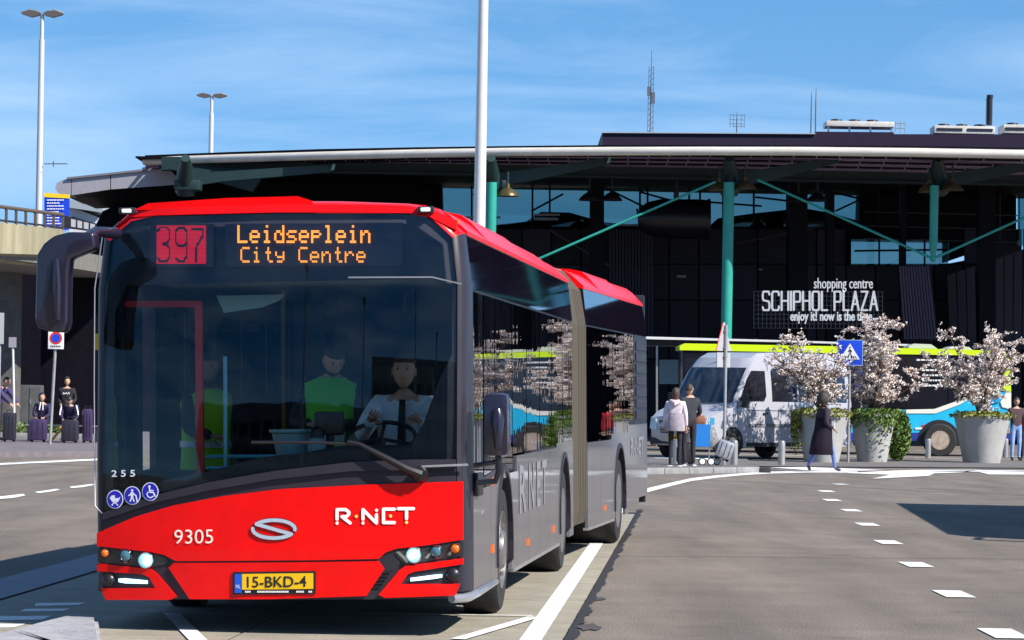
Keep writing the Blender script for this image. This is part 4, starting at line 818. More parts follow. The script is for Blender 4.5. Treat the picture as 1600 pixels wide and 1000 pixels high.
# ================================================================ LEFT: VIADUCT AND WHAT STANDS BELOW
va0, va1 = W(-260, 318, 74), W(97, 358, 90)
vi = empty('viaduct', Vector((va1.x, va1.y, 0)), 0, 'weathered tan concrete road viaduct with railing at the left edge', 'viaduct')
def fas(b):
    A, B_ = va0, va1; hb = 1.02; dn = Vector((.0, 13, 0))
    P = [A, B_, B_ + Vector((0, 0, -.72)), B_ + Vector((-.72, 0, -hb)), A + Vector((0, 0, -hb))]
    V = [b.verts.new(p) for p in P]; U = [b.verts.new(p + Vector((0, .5, 0))) for p in P]; n = len(P)
    b.faces.new(V); b.faces.new(U[::-1])
    for i in range(n): b.faces.new((V[i], V[(i + 1) % n], U[(i + 1) % n], U[i]))
part('parapet', concV, vi, fas)
part('deck', mat('deck_concrete', (.16, .15, .13), .8, var=.2), vi, lambda b: prism(b, [(va0.x, va0.y + .5), (va1.x - .1, va1.y + .5), (va1.x + 1.5, va1.y + 16), (va0.x, va0.y + 22)], lambda u, v, t: Vector((u, v, t)), va1.z - 1.0, va1.z - .5))
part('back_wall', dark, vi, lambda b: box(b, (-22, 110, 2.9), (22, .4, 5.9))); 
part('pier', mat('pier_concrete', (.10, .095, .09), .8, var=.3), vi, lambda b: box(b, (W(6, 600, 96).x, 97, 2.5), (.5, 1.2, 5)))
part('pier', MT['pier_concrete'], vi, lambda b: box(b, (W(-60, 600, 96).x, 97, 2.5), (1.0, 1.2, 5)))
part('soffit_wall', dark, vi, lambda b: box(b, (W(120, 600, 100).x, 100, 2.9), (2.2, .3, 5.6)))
n = 22
for k in range(n):
    p = va0.lerp(va1, k / (n - 1)); part('railing_post', mat('railing_brown', (.10, .075, .05), .6), vi, lambda b: box(b, p + Vector((0, .1, .20)), (.07, .07, .42)))
part('handrail', MT['railing_brown'], vi, lambda b: tube(b, [va0 + Vector((0, .1, .43)), va1 + Vector((0, .1, .40))], .05, 8), 40)
part('railing_base', satin, vi, lambda b: tube(b, [va0 + Vector((0, .1, .06)), va1 + Vector((0, .1, .05))], .03, 6))
bar = empty('barrier', W(125, 350, 96), 0, 'dark barrier with pale panels beside the blue direction sign', 'barrier')
pp2(bar, 'rail', satin, [(98, 336), (150, 349), (150, 362), (98, 356)], 97, .1)
for k in range(4): pp2(bar, 'panel', mat('barrier_panel', (.45, .45, .45), .5), [(111 + k * 10, 342 + k * 2.3), (118 + k * 10, 343.5 + k * 2.3), (118 + k * 10, 355 + k * 1.6), (111 + k * 10, 354 + k * 1.6)], 96.8, .05)
wb = empty('white_building', W(130, 360, 150), 0, 'distant white flat roofed building beyond the viaduct', 'building')
pp2(wb, 'wall', mat('far_white', (.62, .62, .64), .6), [(108, 322), (160, 342), (160, 380), (108, 380)], 150, 8); pp2(wb, 'roof', mat('far_grey', (.30, .34, .38), .6), [(106, 312), (160, 318), (160, 332), (106, 324)], 149.5, 8)
pp2(wb, 'window', satin, [(112, 338), (150, 350), (150, 354), (112, 343)], 149.9, .05)
ds = empty('direction_sign', W(88, 385, 99), 0, 'tall blue direction sign with yellow top behind the viaduct railing', 'sign')
pp2(ds, 'panel', blueS, [(69, 308), (108, 310), (108, 358), (69, 366)], 99, .12); pp2(ds, 'header', yelM, [(69, 301), (101, 303.5), (108, 304), (108, 310), (69, 308)], 98.98, .14)
rnd = random.Random(5)
def dl(b):
    for k in range(10):
        x = 73; y = 311.5 + k * 4.6
        while x < 73 + rnd.uniform(16, 31):
            wd = rnd.uniform(2, 4.5); prism(b, [(W(x, y, 98.9).x, W(x, y, 98.9).z), (W(x + wd, y, 98.9).x, W(x + wd, y, 98.9).z), (W(x + wd, y + 1.7, 98.9).x, W(x + wd, y + 1.7, 98.9).z), (W(x, y + 1.7, 98.9).x, W(x, y + 1.7, 98.9).z)], lambda u, v, t: Vector((u, 98.96 + t, v)), 0, .01); x += wd + .9
part('sign_lines', whiteM, ds, dl); pp2(ds, 'post', poleM, [(86, 360), (89, 360), (89, 420), (86, 420)], 99.1, .1)
# cabinet, hedge, bench
cb = mesh1('utility_cabinet', mat('cabinet_grey', (.085, .09, .095), .6, var=.2), None, lambda b: (box(b, (0, 0, .6), (.74, .5, 1.2), .02)), 30); cb.location = Vector((W(47, 640, 98).x, 98, .13)); tag(cb, 'grey metal utility cabinet standing behind the green hedge', 'cabinet'); cb.scale = (1, 1, 1.25)
mesh1('door', MT['cabinet_grey'], cb, lambda b: [box(b, (s * .18, -.26, .6), (.33, .02, 1.1), .006) for s in (-1, 1)]); mesh1('handle', steel, cb, lambda b: box(b, (.04, -.28, .8), (.03, .03, .12)))
leafM = mat('leaf_green', (.05, .115, .015), .6, col2=(.14, .22, .03), var=.2, vscale=9); leafY = mat('leaf_yellow_green', (.14, .17, .02), .6, col2=(.26, .26, .04), var=.2, vscale=9)
def leafq(b, c, s, rn, mi=0):
    a = Vector((rn.gauss(0, 1), rn.gauss(0, 1), rn.gauss(0, 1))).normalized(); u = a.orthogonal().normalized() * s; v = a.cross(u).normalized() * s * .6
    b.faces.new([b.verts.new(c + p) for p in (-u, -v * .9, u, v * .9)]).material_index = mi
def foliage(b, cfun, n, s0, s1, rn, mi=0):
    for _ in range(n): leafq(b, cfun(), rn.uniform(s0, s1), rn, mi)
rn = random.Random(11)
hd = mesh1('hedge', leafM, None, lambda b: foliage(b, lambda: Vector((rn.uniform(-2.6, 1.1), rn.uniform(-.3, .3), rn.uniform(.0, .34) + .08 * math.sin(rn.uniform(0, 6)))), 1500, .04, .09, rn)); hd.location = (W(34, 650, 92).x, 92, .13)
tag(hd, 'low bright green hedge in front of the utility cabinet', 'hedge', kind='stuff')
st(boxo('planting_kerb', kerbM, None, (W(10, 655, 91).x, 91.3, .2), (5, .25, .18), .02))

# ---- lamp posts, masts and signs
def lamppost(x, ytop, Y, zt_pole, lab, aw, wd):
    top = W(x, ytop, Y); o = empty('lamp_post', Vector((top.x, Y, 0)), 0, lab, 'lamp post', 'twin headed lamp posts against the sky')
    t = Vector((0, 0, top.z))
    mesh1('mast', mat('mast_white', (.62, .62, .62), .4, metal=.2), o, lambda b: tube(b, [(0, 0, 0), (0, 0, top.z - .9), (0, 0, top.z - .9), (0, 0, top.z)], [wd, wd * .7, wd * .5, wd * .5], 12), 50)
    for s in (-1, 1):
        h = mesh1('lamp_head', mat('lamp_head', (.10, .085, .08), .4), o, lambda b: prism(b, [(s * .05, .03), (s * .2, .10), (s * aw * .6, .12), (s * aw, .03), (s * aw * .95, -.02), (s * aw * .5, -.12), (s * .12, -.06)], lambda u, v, q: Vector((u, q, v + top.z)), -.14, .14), 0)
        mesh1('lamp_cover', steel, h, lambda b: tube(b, [(s * .1, 0, top.z + .08), (s * aw * .6, 0, top.z + .14), (s * aw, 0, top.z + .05)], [.03, .05, .02], 8), 40)
lamppost(66, 22, 115, 0, 'tall lamp post at far left beside the viaduct', .74, .14)
lamppost(331, 150, 170, 0, 'smaller distant lamp post rising behind the canopy edge', .80, .17)
ya = mesh1('aerial', antM, None, lambda b: ([tube(b, [(0, 0, 0), (.8, 0, .02)], .018, 5)] + [tube(b, [(.2 + k * .12, -.2, .01), (.2 + k * .12, .2, .01)], .012, 4) for k in range(6)] + [tube(b, [(.33, 0, -.1), (.33, 0, .1)], .02, 4)]), 0); ya.location = W(69, 256, 114.9); tag(ya, 'small horizontal aerial fixed to the far left lamp post', 'antenna')
mp_ = W(748, 500, 62)
mast = mesh1('mast', mat('mast_cream', (.66, .64, .62), .35, coat=.3, var=.05), None, lambda b: tube(b, [(0, 0, 0), (0, 0, 13.5)], [.135, .075], 24), 60); mast.location = (mp_.x - .02, 62, 0); tag(mast, 'tall thick cream white mast rising right behind the red bus roof', 'mast')
mesh1('base_plate', steel, mast, lambda b: box(b, (0, 0, .03), (.5, .5, .05), .01))
def post(b, h, r=.035): tube(b, [(0, 0, 0), (0, 0, h)], r, 10)
def base(x, y, z=0.12): p = G(x, y, z); return p
# pedestrian crossing sign
def crossing(loc, lab, s=.33, hz=2.45):
    o = empty('crossing_sign', loc, R(-8), lab, 'road sign', 'blue pedestrian crossing signs')
    mesh1('post', poleM, o, lambda b: post(b, hz - s), 40)
    sgn = mesh1('sign_box', [blueS, whiteM], o, lambda b: (box(b, (0, 0, hz), (2 * s, .16, 2 * s), .01), ), 30)
    mesh1('edge', mat('sign_edge', (.35, .5, .8), .4), sgn, lambda b: [box(b, (0, -.083, hz + q * (s - .008)), (2 * s, .004, .014)) for q in (-1, 1)] + [box(b, (q * (s - .008), -.0835, hz), (.014, .004, 2 * s - .03)) for q in (-1, 1)])
    mesh1('triangle', whiteM, sgn, lambda b: prism(b, [(-.78 * s, hz - .52 * s), (.78 * s, hz - .52 * s), (0, hz + .72 * s)], lambda u, v, t: Vector((u, -.084 - t, v)), 0, .003))
    mesh1('pictogram', black, sgn, lambda b: (strokes(b, [[(0, hz + .40 * s), (.001, hz + .40 * s)]], .13 * s, lambda u, v, t: Vector((u, -.0885 - t, v))), strokes(b, [[(0, hz + .28 * s), (.02 * s, hz), (-.16 * s, hz - .38 * s)], [(.02 * s, hz), (.18 * s, hz - .38 * s)], [(-.12 * s, hz + .08 * s), (0, hz + .24 * s), (.14 * s, hz + .06 * s)]], .085 * s, lambda u, v, t: Vector((u, -.0885 - t, v))),
        [prism(b, [(x * s, hz - .48 * s), ((x + .09) * s, hz - .48 * s), ((x * .7 + .09) * s, hz - .26 * s), (x * .7 * s, hz - .26 * s)], lambda u, v, t: Vector((u, -.0872 - t, v)), 0, .0008) for x in (-.6, -.42, -.2, .08, .3, .5)]))
    return o
p = base(1325, 722, .024); crossing(p, 'blue pedestrian crossing sign on grey post between two planters', .33, W(1329, 552.5, p.y).z)
b2 = mesh1('hanging_sign', [blueS, whiteM], None, lambda b: (prism(b, [(-.14, -.28), (.10, -.22), (.14, .24), (-.12, .28)], lambda u, v, t: Vector((u, t, v)), 0, .05), strokes(b, [[(-.05, -.15), (0, .1), (.05, -.1)]], .03, lambda u, v, t: Vector((u, -.004 - t, v)), 1))); b2.location = W(1347, 593, 86.5); tag(b2, 'small tilted blue panel hanging among the blossoms behind the crossing sign', 'sign')
mesh1('post', poleM, b2, lambda b: tube(b, [(0, .08, -2), (0, .08, .3)], .025, 8))
# triangular sign seen from behind
p = base(1131, 726); h0 = W(1131, 508, p.y).z - p.z
o = empty('warning_sign', p, R(12), 'grey backed triangular warning sign on post beside the steel bollard', 'road sign')
mesh1('post', poleM, o, lambda b: post(b, h0), 40); o.rotation_euler.z = R(62)
bk = mat('sign_back', (.42, .42, .44), .5, metal=.2)
mesh1('triangle', [bk], o, lambda b: prism(b, [(-.40, h0 - .58), (.40, h0 - .58), (.03, h0 + .06), (-.03, h0 + .06)], lambda u, v, t: Vector((u, t, v)), .05, .07)); mesh1('plate', bk, o, lambda b: prism(b, [(-.36, h0 - .95), (.36, h0 - .95), (.36, h0 - .62), (-.36, h0 - .62)], lambda u, v, t: Vector((u, t, v)), .05, .07))
mesh1('red_edge', redP, o, lambda b: tube(b, [(-.40, .06, h0 - .58), (-.03, .06, h0 + .06)], .014, 5))
mesh1('bracket', poleM, o, lambda b: [box(b, (0, .02, h0 - q), (.12, .09, .04)) for q in (.12, .5, .7)])
# left signs
p = base(78, 694, .13); hz = W(88, 532, p.y)
o = empty('parking_sign', p, 0, 'white no parking sign with blue and red disc on leaning grey post', 'road sign')
dx = hz.x - p.x; hh = hz.z - p.z
mesh1('post', poleM, o, lambda b: tube(b, [(0, 0, 0), (dx - .02, 0, hh - .15)], .04, 10), 40); mesh1('plate', whiteM, o, lambda b: box(b, (dx, -.06, hh), (.40, .03, .44), .008), 30)
mesh1('red_disc', redP, o, lambda b: lathe(b, [(0, -.082), (.16, -.082), (.16, -.07)], 20, (dx, 0, hh + .06), 'Y')); mesh1('blue_disc', blueS, o, lambda b: lathe(b, [(0, -.088), (.11, -.088), (.11, -.08)], 20, (dx, 0, hh + .06), 'Y'))
mesh1('lettering', black, o, lambda b: [box(b, (dx - .12 + k * .045, -.079, hh - .15), (.028, .004, .04)) for k in range(6)])
p = base(23, 690, .13); hz = W(20, 535, p.y)
o = empty('plate_sign', p, 0, 'small grey plate on thin white post at the far left', 'road sign'); mesh1('post', mat('post_white', (.7, .7, .7), .5), o, lambda b: tube(b, [(0, 0, 0), (hz.x - p.x, 0, hz.z - p.z)], .03, 8), 40); mesh1('plate', mat('plate_grey', (.30, .28, .33), .5), o, lambda b: box(b, (hz.x - p.x, -.04, hz.z - p.z), (.20, .02, .27)))
p = Vector((W(-3, 690, 84).x, 84, .13)); o = empty('edge_sign', p, 0, 'pale sign plate cut by the left picture edge', 'road sign'); mesh1('post', poleM, o, lambda b: post(b, 3.3), 40); mesh1('plate', mat('plate_pale', (.42, .42, .43), .5), o, lambda b: box(b, (-.03, -.05, W(0, 513, 84).z - .13), (.27, .02, .8)))
p = Vector((W(200, 690, 76).x, 76, .0)); hz = W(203, 504, 76)
o = empty('yellow_sign', p, 0, 'yellow bus stop sign on pale pole seen through the bus door', 'road sign'); mesh1('post', steel, o, lambda b: tube(b, [(0, 0, 0), (0, 0, hz.z)], .035, 8), 40); mesh1('plate', yelM, o, lambda b: box(b, (0, -.05, hz.z), (.30, .03, .27)))
mesh1('lettering', black, o, lambda b: [box(b, (-.08 + k * .07, -.068, hz.z + .03), (.03, .004, .09)) for k in range(3)])
# bollards
bolM = mat('bollard_steel', (.48, .45, .40), .35, metal=.7, var=.1)
BL = [(1147, 726, .12, 'steel bollard right beside the triangular warning sign post'), (1221, 726, .12, 'steel bollard on the kerb left of the woman in the dark coat'), (1450, 716, .024, 'steel bollard in front of the parked bus rear wheel'), (1512, 715.5, .024, 'steel bollard directly before the rightmost planter'), (1571, 714.5, .024, 'steel bollard just right of the rightmost planter'), (1056, 724, .12, 'pale steel bollard behind the two people with the luggage trolley')]
b0 = None
for x, y, z, lab in BL:
    p = G(x, y, z)
    if b0 is None:
        b0 = mesh1('bollard', bolM, None, lambda b: lathe(b, [(.0, 0), (.085, 0), (.08, 0), (.08, .50), (.075, .52), (0, .525)], 20), 40); c = b0
        mesh1('cap', mat('bollard_cap', (.6, .58, .52), .3, metal=.6), c, lambda b: lathe(b, [(0, .527), (.074, .527), (.07, .54), (0, .545)], 20), 40)
    else: c = copy_tree(b0)
    c.location = p; tag(c, lab, 'bollard', 'steel bollards along the pavement')

# ================================================================ PLANTERS WITH BLOSSOM TREES
plM = mat('planter_concrete', (.36, .355, .34), .75, var=.22, vscale=2.5, stretch=(1, 1, .5), bump=.2); bark = mat('bark', (.10, .06, .035), .8, var=.3)
bloM = mat('blossom', (.78, .66, .58), .7, col2=(.93, .86, .80), var=.15, vscale=14); bloD = mat('blossom_bud', (.34, .20, .15), .7, var=.2)
def planter(x, Y, rt, h, lab):
    p = Vector((W(x, 700, Y).x, Y, .024)); rb_ = rt * .64
    o = mesh1('planter', plM, None, lambda b: lathe(b, [(rb_, 0), (rt * .97, h * .93), (rt, h * .94), (rt, h), (rt * .93, h), (rt * .9, h * .90), (0, h * .90)], 40), 35)
    o.location = p; tag(o, lab, 'planter', 'tapered concrete planters on the walkway'); mesh1('soil', mat('soil', (.03, .02, .012), .9), o, lambda b: lathe(b, [(rt * .9, h * .91), (0, h * .93)], 20)); return o
def tree(p, cx, cz, rx, rz, nb, seed, lab, green=False):
    """multi-stemmed shrub: p base, crown centre offset (cx, cz), radii"""
    r = random.Random(seed); o = empty('blossom_tree', p, 0, lab, 'tree', 'blossoming trees in planters'); tips = []
    tw = bmesh.new(); tr = bmesh.new()
    for k in range(11):
        a = r.uniform(0, 2 * PI); tx = cx + r.uniform(-.85, .85) * rx; tz = cz + r.uniform(-.2, .9) * rz; ty = r.uniform(-.6, .6) * rx
        P = [Vector((r.uniform(-.12, .12), r.uniform(-.12, .12), 0))]
        for q in range(1, 7):
            f = q / 6; P.append(Vector((tx * f ** 1.4, ty * f ** 1.3, tz * f)) + Vector((r.gauss(0, .04), r.gauss(0, .04), r.gauss(0, .03))))
        tube(tr, P, [.032 * (1 - .12 * i) for i in range(7)], 6)
        for i in range(2, 7):
            for _ in range(4):
                d = Vector((r.gauss(0, 1), r.gauss(0, .8), r.uniform(-.3, 1.1))).normalized() * r.uniform(.25, .62) * min(1, rx); s = P[i]; m_ = s + d * .5 + Vector((r.gauss(0, .03), r.gauss(0, .03), .03)); e = s + d
                tube(tw, [s, m_, e], [.011, .008, .004], 4); tips += [(s, m_), (m_, e), (m_, e)]
                for _ in range(2):
                    d2_ = Vector((r.gauss(0, 1), r.gauss(0, 1), r.uniform(-.2, 1))).normalized() * r.uniform(.12, .3); s2 = m_.lerp(e, r.random()); tube(tw, [s2, s2 + d2_], [.006, .003], 4); tips.append((s2, s2 + d2_))
    finish(tr, 'trunk', bark, o, 40); tag(finish(tw, 'twigs', bark, o), kind='stuff')
    bb = bmesh.new()
    for _ in range(nb):
        s, e = r.choice(tips); c = s.lerp(e, r.random() ** .6) + Vector((r.gauss(0, .018), r.gauss(0, .018), r.gauss(0, .018)))
        if ((c.x - cx) / (rx * 1.25)) ** 2 + ((c.z - cz) / (rz * 1.3)) ** 2 > 1 and r.random() < .7: continue
        q = r.random(); 
        for _ in range(3): leafq(bb, c + Vector((r.gauss(0, .012), r.gauss(0, .012), r.gauss(0, .012))), r.uniform(.016, .036), r, 1 if q < .18 else 0)
    tag(finish(bb, 'blossoms', [bloM, bloD], o), kind='stuff'); return o
PL = [(1284, 83.6, .69, 1.27, 'concrete planter behind the woman in the dark coat'), (1363, 85.2, .60, 1.26, 'middle concrete planter overgrown with ivy right of the crossing sign'), (1534, 86.6, .76, 1.27, 'rightmost concrete planter, in front of the yellow and blue bus')]
ps = [planter(*q) for q in PL]
T = lambda i: ps[i].location + Vector((0, 0, 1.15))
tree(T(0), -.2, 1.2, 1.15, 1.1, 4200, 3, 'sparse blossoming shrub in the planter behind the dark coat woman')
tree(T(1), .55, 1.28, 1.5, 1.25, 10500, 8, 'dense pinkish blossom tree spreading from the ivy covered middle planter')
tree(T(2), -.15, 1.15, 1.45, 1.1, 9000, 14, 'wide blossom tree in the rightmost planter before the yellow bus')
rn = random.Random(21)
def ivy(o, rt, h, n, lab, m, over, ang=(0, 6.283), zlo=0):
    def c():
        a = rn.uniform(*ang); 
        if rn.random() < over: return Vector((math.cos(a) * rt * rn.uniform(.92, 1.15), math.sin(a) * rt * rn.uniform(.92, 1.12), h * (1.04 - abs(rn.gauss(0, zlo)))))
        q = rt * math.sqrt(rn.random()); return Vector((q * math.cos(a), q * math.sin(a), h + rn.uniform(-.05, .14)))
    iv = mesh1('ground_cover', m, None, lambda b: foliage(b, c, n, .03, .07, rn)); iv.location = o.location; tag(iv, lab, 'plant', kind='stuff')
ivy(ps[0], .69, 1.24, 900, 'yellowish green leaves along the rim of the left planter', leafY, .5, zlo=.06)
ivy(ps[0], .69, 1.24, 700, 'leafy climber hanging down the left side of the left planter', leafY, 1, (2.7, 3.7), .30)
ivy(ps[1], .60, 1.24, 1700, 'long green ivy covering the rim of the middle planter', leafM, .55, zlo=.12)
ivy(ps[1], .60, 1.24, 160, 'ivy tendrils trailing down the face of the middle planter', leafM, 1, (4.2, 5.6), .35)
ivy(ps[2], .76, 1.22, 1100, 'short bright green plants along the rim of the rightmost planter', leafY, .35, zlo=.02)
rn = random.Random(5)
def bush():
    while True:
        x, y, z = rn.uniform(-1, 1), rn.uniform(-1, 1), rn.uniform(-1, 1)
        q = math.sqrt(x * x + y * y + z * z)
        if .72 < q < 1.0: return Vector((x * .36, y * .45, .70 + z * .68))
bs = mesh1('ivy_bush', leafM, None, lambda b: foliage(b, bush, 3000, .03, .07, rn)); bs.location = (W(1402, 700, 86.4).x, 86.4, .024); tag(bs, 'rounded dark green leafy bush right against the middle planter', 'bush', kind='stuff')
mesh1('stems', bark, bs, lambda b: [tube(b, [(0, 0, 0), (rn.uniform(-.3, .3), rn.uniform(-.3, .3), 1.0)], .02, 5) for _ in range(7)])

# ================================================================ ADDED BEHIND THE CAMERA (unseen block and masts for reflections in the bus glass)
ob = empty('reflection_block', Vector((-6, -52, 0)), 0, 'unseen concrete block added behind the camera for reflections in the bus glass', 'building')
mesh1('wall', mat('reflection_concrete', (.20, .19, .18), .8, var=.2), ob, lambda b: (box(b, (-14, -8, 6), (34, 16, 12)), box(b, (13, -9, 8.5), (20, 16, 17)), box(b, (33, -8, 5), (20, 14, 10))))
for fx in range(18):
    for fz in range(3): mesh1('window', MT['dark_frame'], ob, lambda b: box(b, (-29.5 + fx * 1.9, .02, 2.2 + fz * 3.4), (1.4, .1, 1.9)))
for fx in range(9):
    for fz in range(4): mesh1('window', MT['dark_frame'], ob, lambda b: box(b, (4.4 + fx * 2.1, -.96, 2.6 + fz * 3.6), (1.5, .1, 2.2)))
for k, (x, y) in enumerate(((-9, -14), (-3.2, -20), (3.5, -16), (8, -26), (14, -18))):  # unseen masts put in for their dark reflections in the windscreen
    o = mesh1('mast', MT['galvanised_pole'], None, lambda b: tube(b, [(0, 0, 0), (0, 0, 13)], [.11, .07], 12), 50); o.location = (x, y, 0); tag(o, 'unseen steel mast added behind the camera for bus glass reflections, ' + ('leftmost, nearest the bus stop side', 'second from the left', 'middle one of the row', 'second from the right, farthest back', 'rightmost of the row')[k], 'mast', 'unseen masts added behind the camera for reflections')
    mesh1('lamp_head', MT['lamp_head'], o, lambda b: box(b, (0, .3, 13), (.3, .9, .12), .03))

# ================================================================ SILVER VAN
van = empty('van', Vector((W(1056, 700, 84.2).x, 84.2, .02)), R(-42), 'silver high roofed passenger van parked behind the bollards', 'van')
silv = mat('silver_paint', (.46, .46, .50), .3, metal=.2, coat=.7, var=.05); vgl = mat('van_glass', (.006, .008, .014), .06, coat=1, spec=.7); vblk = mat('van_black', (.015, .015, .017), .5)
def vx(z): return 1.0 if z < 1.25 else 1.0 - .15 * ((z - 1.25) / 1.35) ** 1.3
def vyt(y): return min(1, .86 + .14 * min(1, y / .55)) 
VP = [(.10, .32), (.02, .5), (.0, .82), (.06, 1.02), (.35, 1.16), (.92, 1.32), (1.5, 2.1), (1.82, 2.46), (2.2, 2.58), (3.2, 2.62), (5.6, 2.60), (5.82, 2.45), (5.9, 1.4), (5.9, .36)]
def vbody(b):
    secs = []
    for y, z in VP: pass
    P = []
    xs_ = [-1, -.9, -.6, 0, .6, .9, 1]
    bot = [(y, .32) for y, z in VP]
    # longitudinal skin: for each profile point a row across, edges rounded
    rows = []
    for y, z in VP:
        rows.append([b.verts.new((q * vx(z) * vyt(y), y + (.10 * abs(q) ** 3 if y < 1.9 else 0), z - (.05 if abs(q) == 1 and z > 2.3 else 0) - (.03 if abs(q) > .85 and .9 < z < 1.4 else 0))) for q in xs_])
    for r0, r1 in zip(rows, rows[1:]):
        for i in range(6): b.faces.new((r0[i], r0[i + 1], r1[i + 1], r1[i]))
    # sides: strips from the skin edge down to the sill
    for k in (0, 6):
        s = -1 if k == 0 else 1; prev = None
        for (y, z), r in zip(VP, rows):
            if y < .01: pass
            col = [r[k]]
            for zz in (2.0, 1.6, 1.25, .9, .32):
                if zz < z - .02: col.append(b.verts.new((s * vx(zz) * vyt(y), y + .1 * (1 if y < 1.9 else 0), zz)))
            if prev:
                a_, c_ = prev, col; i = j = 0
                while i < len(a_) - 1 or j < len(c_) - 1:
                    if j >= len(c_) - 1 or (i < len(a_) - 1 and a_[i + 1].co.z > c_[j + 1].co.z - 1e-6 and a_[i+1].co.z >= c_[j+1].co.z): b.faces.new((a_[i], a_[i + 1], c_[j])); i += 1
                    else: b.faces.new((a_[i], c_[j + 1], c_[j])); j += 1
            prev = col
    bmesh.ops.remove_doubles(b, verts=b.verts[:], dist=.001)
mesh1('body', silv, van, vbody, 28)
def vs_(name, m, P, t0=.004, t1=.012, s=1, parent=None):   # plate on the van's side: outline in (y, z)
    return mesh1(name, m, parent or van, lambda b: prism(b, P, lambda u, v, t: Vector((s * (vx(v) * vyt(u) + t), u, v)), t0, t1))
for s in (1, -1):
    vs_('side_window', vgl, [(2.55, 1.42), (3.6, 1.42), (3.6, 2.22), (2.62, 2.22), (2.55, 2.15)], s=s); vs_('side_window', vgl, [(3.66, 1.42), (4.75, 1.42), (4.75, 2.22), (3.66, 2.22)], s=s); vs_('side_window', vgl, [(4.81, 1.42), (5.7, 1.42), (5.66, 2.20), (4.81, 2.22)], s=s)
    vs_('door_window', vgl, [(1.22, 1.42), (2.2, 1.42), (2.3, 1.55), (2.3, 2.15), (1.76, 2.15), (1.55, 1.95)], s=s)
    for q in (1.12, 2.42, 3.63, 5.2): vs_('door_gap', vblk, [(q, .5), (q + .018, .5), (q + .018, 2.3), (q, 2.3)] if q > 2 else [(q, .9), (q + .018, .9), (q + .018, 1.4), (q, 1.4)], t1=.008, s=s)
    vs_('rub_strip', mat('van_trim', (.18, .18, .20), .5), [(1.6, .80), (4.5, .80), (4.5, .87), (1.6, .87)], t1=.02, s=s); vs_('rub_strip', MT['van_trim'], [(1.6, 1.19), (5.8, 1.19), (5.8, 1.21), (1.6, 1.21)], t1=.012, s=s); vs_('sill', vblk, [(1.5, .32), (4.4, .32), (4.4, .42), (1.5, .42)], t1=.02, s=s)
    vs_('door_handle', vblk, [(2.15, 1.10), (2.32, 1.10), (2.32, 1.14), (2.15, 1.14)], t1=.04, s=s)
    for yc in (.95, 4.85):
        vs_('wheel_arch', vblk, [(yc + .42 * math.cos(R(k * 15)), .38 + .42 * math.sin(R(k * 15))) for k in range(-1, 14)], s=s, t1=.006)
        wq = mesh1('wheel', rubber, van, lambda b: lathe(b, [(.2, s * 1.02), (.33, s * 1.02), (.35, s * .98), (.35, s * .80), (.2, s * .78)], 26, (0, yc, .35), 'X'), 40)
        mesh1('rim', rimM, wq, lambda b: (lathe(b, [(.22, s * 1.015), (.21, s * 1.0), (.12, s * .97), (.06, s * 1.01), (0, s * 1.01)], 20, (0, yc, .35), 'X')), 40)
    mr = mesh1('side_mirror', vblk, van, lambda b: (box(b, (s * 1.14, 1.25, 1.42), (.16, .12, .34), .03), tube(b, [(s * .9, 1.35, 1.3), (s * 1.1, 1.27, 1.3)], .03, 6)), 40)
def vf(name, m, P, off=.012, th=.02, parent=None):  # plate following the van's front: outline (x, z)
    def yy(x, z):
        for (y0, z0), (y1, z1) in zip(VP[1:], VP[2:]):
            if z0 <= z <= z1: return y0 + (y1 - y0) * (z - z0) / (z1 - z0) + .10 * min(1, abs(x) / 1.0) ** 3
        return .02 + .1 * abs(x) ** 3
    return mesh1(name, m, parent or van, lambda b: prism(b, P, lambda u, v, t: Vector((u, yy(u, v) - off + t, v)), 0, th))
def windsc(b):
    pr = []
    for z in (1.36, 1.6, 1.85, 2.1, 2.2): 
        y = .92 + (z - 1.32) * .744 if z < 2.1 else 1.5 + (z - 2.1) * .9
        pr.append([b.verts.new((q * (.90 - .06 * (z - 1.36)), y - .03 + .10 * abs(q) ** 3, z + .02)) for q in (-1, -.8, -.4, 0, .4, .8, 1)])
    for r0, r1 in zip(pr, pr[1:]):
        for i in range(6): b.faces.new((r0[i], r0[i + 1], r1[i + 1], r1[i]))
mesh1('windscreen', vgl, van, windsc, 40)
vf('bumper', vblk, [(-.86, .36), (.86, .36), (.88, .50), (-.88, .50)]); gr = vf('grille', vblk, [(-.5, .62), (.5, .62), (.56, .92), (-.56, .92)])
for k in range(4): vf('grille_bar', steel, [(-.48, .655 + k * .07), (.48, .655 + k * .07), (.48, .675 + k * .07), (-.48, .675 + k * .07)], .03, .015, gr)
def star(b):
    c = (0, .78); rr = .105; cir = [(c[0] + rr * math.cos(2 * PI * k / 20), c[1] + rr * math.sin(2 * PI * k / 20)) for k in range(21)]
    strokes(b, [cir] + [[c, (c[0] + rr * math.cos(R(a)), c[1] + rr * math.sin(R(a)))] for a in (90, 210, 330)], .022, lambda u, v, t: Vector((u, -.045 - t, v)))
mesh1('emblem', mat('chrome_bright', (.75, .75, .78), .15, metal=1), van, star)
for s in (-1, 1): vf('headlight', mat('van_lamp', (.55, .58, .6), .1, coat=1), [(s * .6, .68), (s * .86, .72), (s * .86, 1.0), (s * .68, .96)], .02, .03)
vf('number_plate', MT['plate_yellow'], [(-.26, .46), (.26, .46), (.26, .57), (-.26, .57)], .035, .015); mesh1('plate_lettering', black, van, lambda b: [box(b, (-.19 + k * .065, -.02, .515), (.035, .006, .06)) for k in range(7)])
mesh1('wiper', vblk, van, lambda b: (tube(b, [(.3, .98, 1.40), (-.3, 1.02, 1.46)], .012, 5), tube(b, [(-.3, .95, 1.38), (-.75, 1.04, 1.45)], .012, 5)))
